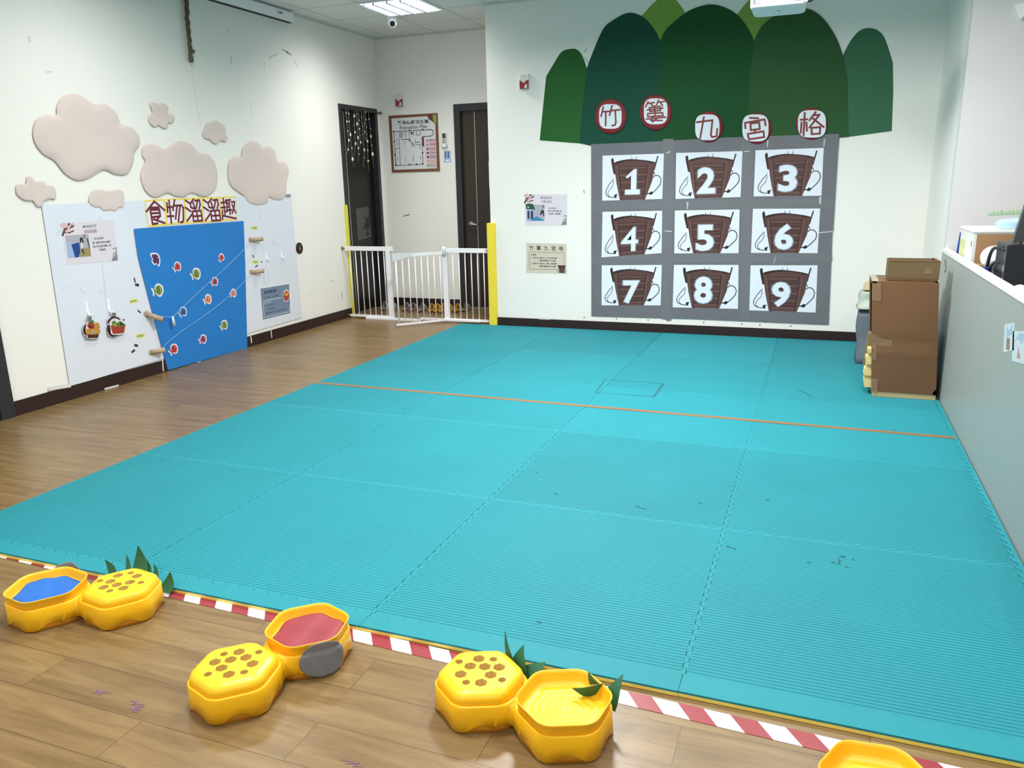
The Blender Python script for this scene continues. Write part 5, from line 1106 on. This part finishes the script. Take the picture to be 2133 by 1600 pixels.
# ================================================================== wrapped boxes by the back right corner
kraft = M('brown_kraft_paper', '#704C30', 0.5, 0.05, 2.5, 0.35, 4.5, spec=0.5); kraft_d = M('kraft_paper_inside', '#6B5238', 0.6, 0.1, 5, 0.2, 8); kraft_s = M('kraft_olive_paper', '#6A5537', 0.55, 0.06, 4, 0.35, 6)
ctape = M('clear_packing_tape', '#A88464', 0.1, 0.06, 10, 0.5, 25, spec=0.9, alpha=0.35); pale_w = M('pale_pine_wood', '#D9C58C', 0.6, 0.1, 12, 0.1, 30)
t = thing('wrapped_shelf_box', 'tall cardboard shelf box wrapped in brown paper beside the partition', 'box', None, None, (.56, 5.8, TZ+.002)); ox, oy, oz = .56, 5.8, TZ+.002
def lean(x, z): return x-.058*(z/.76)
fy, by = 5.595, 5.965; xl, xr, H_ = .398, .782, .765
def pb(x0, y0, z0, x1, y1, z1): # leaning box
    return [(lean(x0, z0)-ox, y0-oy, z0), (lean(x1, z0)-ox, y0-oy, z0), (lean(x1, z0)-ox, y1-oy, z0), (lean(x0, z0)-ox, y1-oy, z0)], [(lean(x0, z1)-ox, y0-oy, z1), (lean(x1, z1)-ox, y0-oy, z1), (lean(x1, z1)-ox, y1-oy, z1), (lean(x0, z1)-ox, y1-oy, z1)]
mb = MB()
# front wrapping with soft bulge at mid height
n, m_ = 12, 18; g = []
for j in range(m_+1):
    z = .035+(H_-.035)*j/m_; row = []
    for i in range(n+1):
        x = xl+(xr-xl)*i/n; bul = -.012*math.sin(PI*i/n)*math.sin(PI*min(1, j/m_*1.0))+.007*math.exp(-((z-.355)/.03)**2)*(1-.3*i/n)-.006*math.exp(-((z-.31)/.025)**2)
        row.append((lean(x, z)-ox, fy+bul-oy, z))
    g.append(row)
mb.add([p for r in g for p in r], [(j*(n+1)+i, j*(n+1)+i+1, (j+1)*(n+1)+i+1, (j+1)*(n+1)+i) for j in range(m_) for i in range(n)], 0, True)
mb.hexa(*pb(xl+.004, fy+.012, .035, xr-.002, fy+.022, H_-.002)); mb.hexa(*pb(xr-.02, fy, .0345, xr, by, H_)); mb.hexa(*pb(xl, by-.02, .0345, xr-.02, by, H_)); mb.hexa(*pb(xl, fy, H_-.02, xr, by, H_)); 
mb.build('paper_wrapping', kraft, t)
mb = MB(); mb.hexa(*pb(xl+.003, fy+.022, .035, xl+.014, by-.02, .06)); mb.hexa(*pb(xl+.02, fy+.022, .37, xr-.02, by-.02, .385)); mb.hexa(*pb(xl+.005, fy+.022, .03, xr-.02, by-.02, .045)); mb.build('inner_shelves', kraft_d, t)
mb = MB(); mb.hexa(*pb(xl+.004, fy+.004, 0, xr-.003, by-.004, .034)); mb.build('base_board', M('pale_cardboard', '#B9A478', 0.7, 0.06), t)
mb = MB(); mb.hexa(*pb(xl, fy+.022, .06, xl+.006, fy+.06, H_-.02)); mb.hexa(*pb(xl, by-.05, .06, xl+.006, by-.02, H_-.02)); mb.build('open_side_edges', kraft_s, t)
mb = MB()
for z0, z1, w_ in ((.64, .755, .05), (.345, .42, .12), (.03, .12, .035), (.25, .345, .025)):
    x = xl; mb = MB(); mb.add([(lean(x, z0)-ox-.001, fy-.001-oy, z0), (lean(x+w_, z0)-ox, fy-.0035-oy-.004, z0), (lean(x+w_, z1)-ox, fy-.0035-oy-.004, z1), (lean(x, z1)-ox-.001, fy-.001-oy, z1)], [(0, 1, 2, 3)], 0)
    o = mb.build('packing_tape', ctape, t); s_ = o.modifiers.new('thick', 'SOLIDIFY'); s_.thickness = .0008
mb = MB(); z = H_+.001
mb.add([(lean(xl, H_)-ox, fy+.005-oy, z), (lean(xl, H_)-ox, by-oy, z), (lean(xl+.04, H_)-ox, by-oy, z), (lean(xl+.04, H_)-ox, fy+.005-oy, z)], [(0, 3, 2, 1)], 0); o = mb.build('packing_tape', M('olive_tape', '#9A8E70', 0.25, 0.05), t); s_ = o.modifiers.new('thick', 'SOLIDIFY'); s_.thickness = .0008
# small open box on top
zt = oz+H_+.002
t = thing('small_paper_box', 'low open box wrapped in brown paper on top of the tall box', 'box', None, None, (.575, 5.73, zt+.0)); ox2, oy2 = .575, 5.73
mb = MB(); h = .128; A = [(-.148, -.09), (.15, -.10), (.15, .10), (-.145, .115)]
O = lambda k, z, sh=0: [(x*k+sh, y*k, z) for x, y in A]
mb.loft([O(.97, .001), O(1.0, .02), O(1.0, h-.006), O(.99, h), O(.965, h), O(.95, .012)], 0, True, smooth=False); mb.build('box_shell', kraft_s, t)
mb = MB(); mb.add([(-.146, -.093, h+.001), (.148, -.102, h+.001), (.146, -.075, h+.004), (-.14, -.068, h+.004)], [(0, 1, 2, 3)], 0); mb.add([(.148, -.10, h+.001), (.148, .10, h+.001), (.12, .095, h+.006), (.125, -.09, h+.006)], [(0, 1, 2, 3)], 0); o = mb.build('folded_rim', kraft, t); s_ = o.modifiers.new('thick', 'SOLIDIFY'); s_.thickness = .002
mb = MB(); mb.add([(.06, -.1005, .05), (.115, -.1015, .045), (.10, -.1015, .085), (.065, -.1005, .08)], [(0, 1, 2, 3)], 0); o = mb.build('packing_tape', ctape, t); s_ = o.modifiers.new('thick', 'SOLIDIFY'); s_.thickness = .0008
# wooden slats stacked in the bottom of the shelf box
zz = oz+.047; hs = [.03, .024, .026, .022, .024, .03, .026, .028, .024, .03]
for i, h in enumerate(hs):
    x0 = lean(xl, zz)-(.042 if i < 5 else .030 if i < 8 else .018)-.003*(i % 2); x1 = x0+.24; y0 = 5.645+.004*(i % 3)
    mb = MB(); mb.box((-.12, -.05, 0), (.12, .05, h-.0008)); o = mb.build('wooden_slat', pale_w); o.location = ((x0+x1)/2, y0+.05, zz); o.rotation_euler = (0, 0, .02*math.sin(2.3*i))
    tag(o, 'pale wooden slat sticking out of the brown box, %s of its stack from the bottom' % ('first second third fourth fifth sixth seventh eighth ninth tenth'.split()[i]), 'wooden slat', 'wooden slats in the brown box'); zz += h
# crumpled kraft bag behind the slats
mb = MB(); B = [(-.05, -.06), (.09, -.06), (.09, .07), (-.045, .07)]
mb.loft([[(x*k+dx, y*k, z) for x, y in B] for k, dx, z in ((.9, .0, 0), (1, -.01, .1), (.95, -.005, .26), (.85, .0, .34), (.3, -.02, .345))], 0, True, smooth=False); o = mb.build('kraft_bag', M('olive_kraft_bag', '#84724C', 0.6, 0.1, 8, 0.5, 14)); o.location = (.40, 5.835, oz+.046); tag(o, 'olive kraft paper bag in the open side of the tall box', 'bag')
# bags behind the box
def bag(x0, x1, y0, y1, h, lean_, m, name, label, handles=True, z0=0):
    t = thing(name, label, 'bag', None, None, ((x0+x1)/2, (y0+y1)/2, TZ+.002+z0)); w_, d_ = (x1-x0)/2, (y1-y0)/2; mb = MB()
    rings = []
    for k in range(9):
        s = k/8; z = h*s; rings.append([(lean_*s+sx*w_*(1-.12*s)+.006*math.sin(9*s+sx), sy*d_*(1-.35*s)+.01*math.sin(7*s+sy*2), z) for sx, sy in ((-1, -1), (-.3, -1.08), (.4, -1.05), (1, -1), (1, 1), (.4, 1.05), (-.3, 1.08), (-1, 1))])
    rings.append([(x*.9, y*.85, z-.02) for x, y, z in rings[-1]]); mb.loft(rings, 0, True); mb.build('bag_body', m, t)
    if handles:
        mb = MB(); mb.tube(smooth_open([(lean_-w_*.5, 0, h-.02), (lean_-w_*.75, -.02, h+.06), (lean_-w_*.3, -.03, h+.085), (lean_+w_*.1, 0, h-.02)], 5), .008, 0, 6); mb.build('handle', m, t)
bag(.335, .62, 6.60, 6.86, .41, -.03, M('slate_grey_fabric', '#5E6670', 0.85, 0.08, 10, 0.3, 14), 'grey_bag', 'slate grey fabric bag standing behind the brown box', False)
bag(.315, .56, 6.62, 6.82, .135, .0, M('pale_sage_plastic', '#A9B4A8', 0.6, 0.06, 8, 0.4, 12), 'pale_bag', 'pale grey-green bag lying on the grey bag behind the brown box', False, z0=.425)
mb = MB(); mb.loft([[(x*k+.005*j, y*k, z) for x, y in ((-.07, -.05), (.1, -.05), (.1, .05), (-.07, .05))] for j, (k, z) in enumerate(((1, 0), (1.0, .05), (.9, .10), (.4, .105)))], 0, True, smooth=False)
o = mb.build('beige_paper_bundle', M('beige_paper', '#C9B48C', 0.7, 0.08, 8, 0.4, 12)); o.scale = (1, 1, .6); o.location = (.42, 6.76, TZ+.566); tag(o, 'beige paper bundle on top of the pale grey-green bag behind the brown box', 'paper bundle')

# ================================================================== office desk and its clutter
t = thing('office_desk', 'grey desk behind the partition carrying computer and boxes', 'desk', None, None, (1.2, 4.7, 0)); 
mb = MB(); mb.box((-.355, -1.7, .70), (.6, 1.45, .73)); mb.build('desk_top', M('desk_grey', '#8E8F8D', 0.5, 0.04), t)
for sx, sy in ((-.33, -1.65), (.56, -1.65), (-.33, 1.4), (.56, 1.4)): mb = MB(); mb.box((sx-.02, sy-.02, 0.001), (sx+.02, sy+.02, .70)); mb.build('leg', frame_m, t)
ZD = .7315
corr = M('corrugated_brown', '#A07C58', 0.7, 0.05, 6, 0.1, 30); boxw = M('box_white_print', '#D9DAD6', 0.5, 0.04, 20); yg2 = M('yellow_green_print', '#C9CE94', 0.5, 0.2, 30)
t = thing('storage_box', 'cardboard storage box with white side and brown face on the desk', 'box', None, None, (.948, 5.64, ZD)); t.scale = (1, 1, 1.045)

mb = MB(); mb.box((-.095, -.235, 0), (.115, .235, .362)); mb.build('box_body', boxw, t)
mb = MB(); mb.box((-.078, -.237, .0), (.113, -.2345, .352)); mb.build('brown_face', corr, t)
mb = MB(); mb.box((-.0962, .02, .12), (-.0948, .215, .30)); mb.box((-.0962, -.2, .28), (-.0948, -.185, .31), 1); mb.build('printed_side', [yg2, black_m], t)
mb = MB(); mb.box((-.10, -.24, .362), (.12, .24, .374)); mb.build('lid', M('white_lid', '#ECECEC', 0.5), t)
t = thing('light_blue_packet', 'light blue packet lying on the storage box', 'packet', None, None, (1.075, 5.56, ZD+.393))
mb = MB(); mb.loft([[(-.07, -.07, 0), (.03, -.08, 0), (.03, .08, 0), (-.07, .07, 0)], [(-.08, -.07, .03), (.03, -.085, .045), (.03, .085, .045), (-.08, .07, .03)], [(-.06, -.05, .05), (.02, -.06, .06), (.02, .06, .06), (-.06, .05, .05)]], 0, True, smooth=False); mb.build('packet_body', M('light_blue_plastic', '#A9CDE6', 0.45, 0.05), t)
mb = MB(); mb.box((.031, -.06, .01), (.036, .06, .04)); mb.build('packet_label', white_m, t)
mb = MB(); mb.loft([[(-.05, -.06, 0), (.06, -.06, 0), (.06, .06, 0), (-.05, .06, 0)], [(-.045, -.055, .04), (.06, -.05, .05), (.06, .05, .05), (-.05, .06, .03)]], 0, True); o = mb.build('navy_pouch', M('navy_cloth', '#1D2A66', 0.7, 0.1)); o.location = (1.03+.17, 5.42, ZD); o.scale = (1, 1, 7.4); tag(o, 'navy blue pouch beside the light blue packet', 'pouch')
mb = MB(); mb.hexa([(-.012, -.004, 0), (.012, -.004, 0), (.012, .004, 0), (-.012, .004, 0)], [(.008, -.004, .345), (.026, -.004, .345), (.026, .004, .345), (.008, .004, .345)]); o = mb.build('blue_ruler', M('royal_blue_plastic', '#2C4FA6', 0.35)); o.location = (.846, 5.93, ZD); tag(o, 'upright blue ruler at the far end of the desk by the wall', 'ruler')
mb = MB(); mb.box((-.035, -.05, 0), (.05, .05, .20)); mb.box((-.035, -.052, .16), (.05, -.0495, .2), 1); o = mb.build('small_carton', [corr, M('carton_top_band', '#B58E5E', 0.7)]); o.location = (.888, 5.32, ZD); o.scale = (.8, .8, 1); tag(o, 'small brown carton in front of the storage box', 'carton')  # paler brown band along the upper front of the carton
t = thing('desk_fan', 'rounded white desk appliance with a black cord', 'appliance', None, None, (.91, 5.06, ZD))
mb = MB(); mb.lathe([(.0, -.06), (.04, -.058), (.062, -.04), (.066, 0), (.062, .04), (.04, .055), (0, .058)], (0, .262), 0, 24, axis='y'); mb.build('rounded_head', M('glossy_white_plastic', '#ECECF2', 0.2, 0.02), t)
mb = MB(); mb.lathe([(.05, 0), (.05, .015), (.02, .03), (.018, .21), (0, .21)], (0, 0), 0, 16); mb.build('stand', white_m, t)
mb = MB(); mb.box((.06, -.02, .235), (.07, .02, .30)); mb.box((.03, -.062, .22), (.07, -.055, .27)); mb.build('side_panel', M('pale_lilac_panel', '#C6C2D0', 0.4), t)
mb = MB(); mb.box((-.06, -.05, 0), (.07, .05, .12)); mb.box((-.06, -.051, .03), (.07, -.0495, .05), 1); mb.box((-.06, -.051, .09), (.03, -.0495, .105), 2); o = mb.build('blue_box', [M('ultramarine_box', '#24379A', 0.4, 0.1), M('box_brown_band', '#8A6A4A', 0.6), white_m]); o.location = (.862, 4.93, ZD); o.scale = (.25, .4, 1.85); tag(o, 'small ultramarine box beneath the black cords', 'box')
mb = MB(); mb.box((-.05, -.05, 0), (.05, .05, .285)); mb.box((-.052, -.052, .27), (.052, .052, .29), 1); o = mb.build('mint_tray', [M('grey_plastic', '#6E7276', 0.5), M('mint_plastic', '#BFD6D2', 0.4)]); o.location = (1.03, 5.2, ZD); tag(o, 'mint green lidded container behind the white appliance', 'container')
t = thing('computer_tower', 'black computer tower standing on the desk behind the partition', 'computer', None, None, (.985, 4.75, ZD)); 
mb = MB(); mb.box((-.10, -.13, .0), (.10, .13, .365)); mb.build('case', M('black_steel_case', '#1F2228', 0.4, 0.06), t)
mb = MB(); mb.box((-.1035, -.125, .01), (-.0985, -.09, .36)); 
for z in (.05, .11, .17, .23): mb.box((-.105, -.12, z), (-.1, -.10, z+.03), 1)
mb.build('port_strip', [M('port_grey', '#55585E', 0.4, 0.1, metal=0.4), silver], t)
mb = MB(); mb.tube(smooth_open([(-.10, -.09, .335), (-.118, -.02, .34), (-.118, .12, .325), (-.118, .20, .27), (-.118, .225, .18), (-.116, .22, .01)], 6), .009, 0, 8); mb.build('power_cord', black_m, t)
mb = MB(); mb.tube(smooth_open([(-.10, -.10, .27), (-.112, -.04, .275), (-.115, .10, .25), (-.118, .19, .17), (-.118, .2, .01)], 6), .006, 0, 8); mb.build('signal_cord', black_m, t)
t = thing('monitor', 'dark grey monitor back above the computer tower, cut by the right edge', 'monitor', None, None, (1.12, 4.72, ZD+.367))
mb = MB(); mb.loft([[(x, y, z) for x, z in ((-.20, .004), (-.13, .40), (.36, .42), (.36, .004))] for y in (-.02, .02)], 0, True, smooth=False); mb.build('screen_housing', M('dark_grey_plastic', '#46484B', 0.5, 0.04), t)
mb = MB(); mb.loft([[(-.16, -.06, 0), (.1, -.06, 0), (.1, .06, 0), (-.16, .06, 0)], [(-.13, -.04, .03), (.08, -.04, .03), (.08, .04, .03), (-.13, .04, .03)]], 0, True, smooth=False); mb.build('foot', M('mid_grey_plastic', '#5E6063', 0.5), t)
mb = MB(); rnd = random.Random(5); rings = []
for j in range(1, 9):
    rings.append([(.075*math.sin(PI*j/9)*math.cos(2*PI*k/14)*(1+.22*rnd.random()), .1*math.sin(PI*j/9)*math.sin(2*PI*k/14)*(1+.22*rnd.random()), .075-.075*math.cos(PI*j/9)*(1+.1*rnd.random())) for k in range(14)])
mb.loft(rings, 0, True); o = mb.build('white_cloth', M('white_crumpled_cloth', '#ECECF0', 0.8, 0.02, 8, 0.3, 20)); o.location = (.905, 4.33, ZD); o.scale = (.75, .9, 1.32); tag(o, 'crumpled white cloth on the desk at the right edge of the photo', 'cloth')
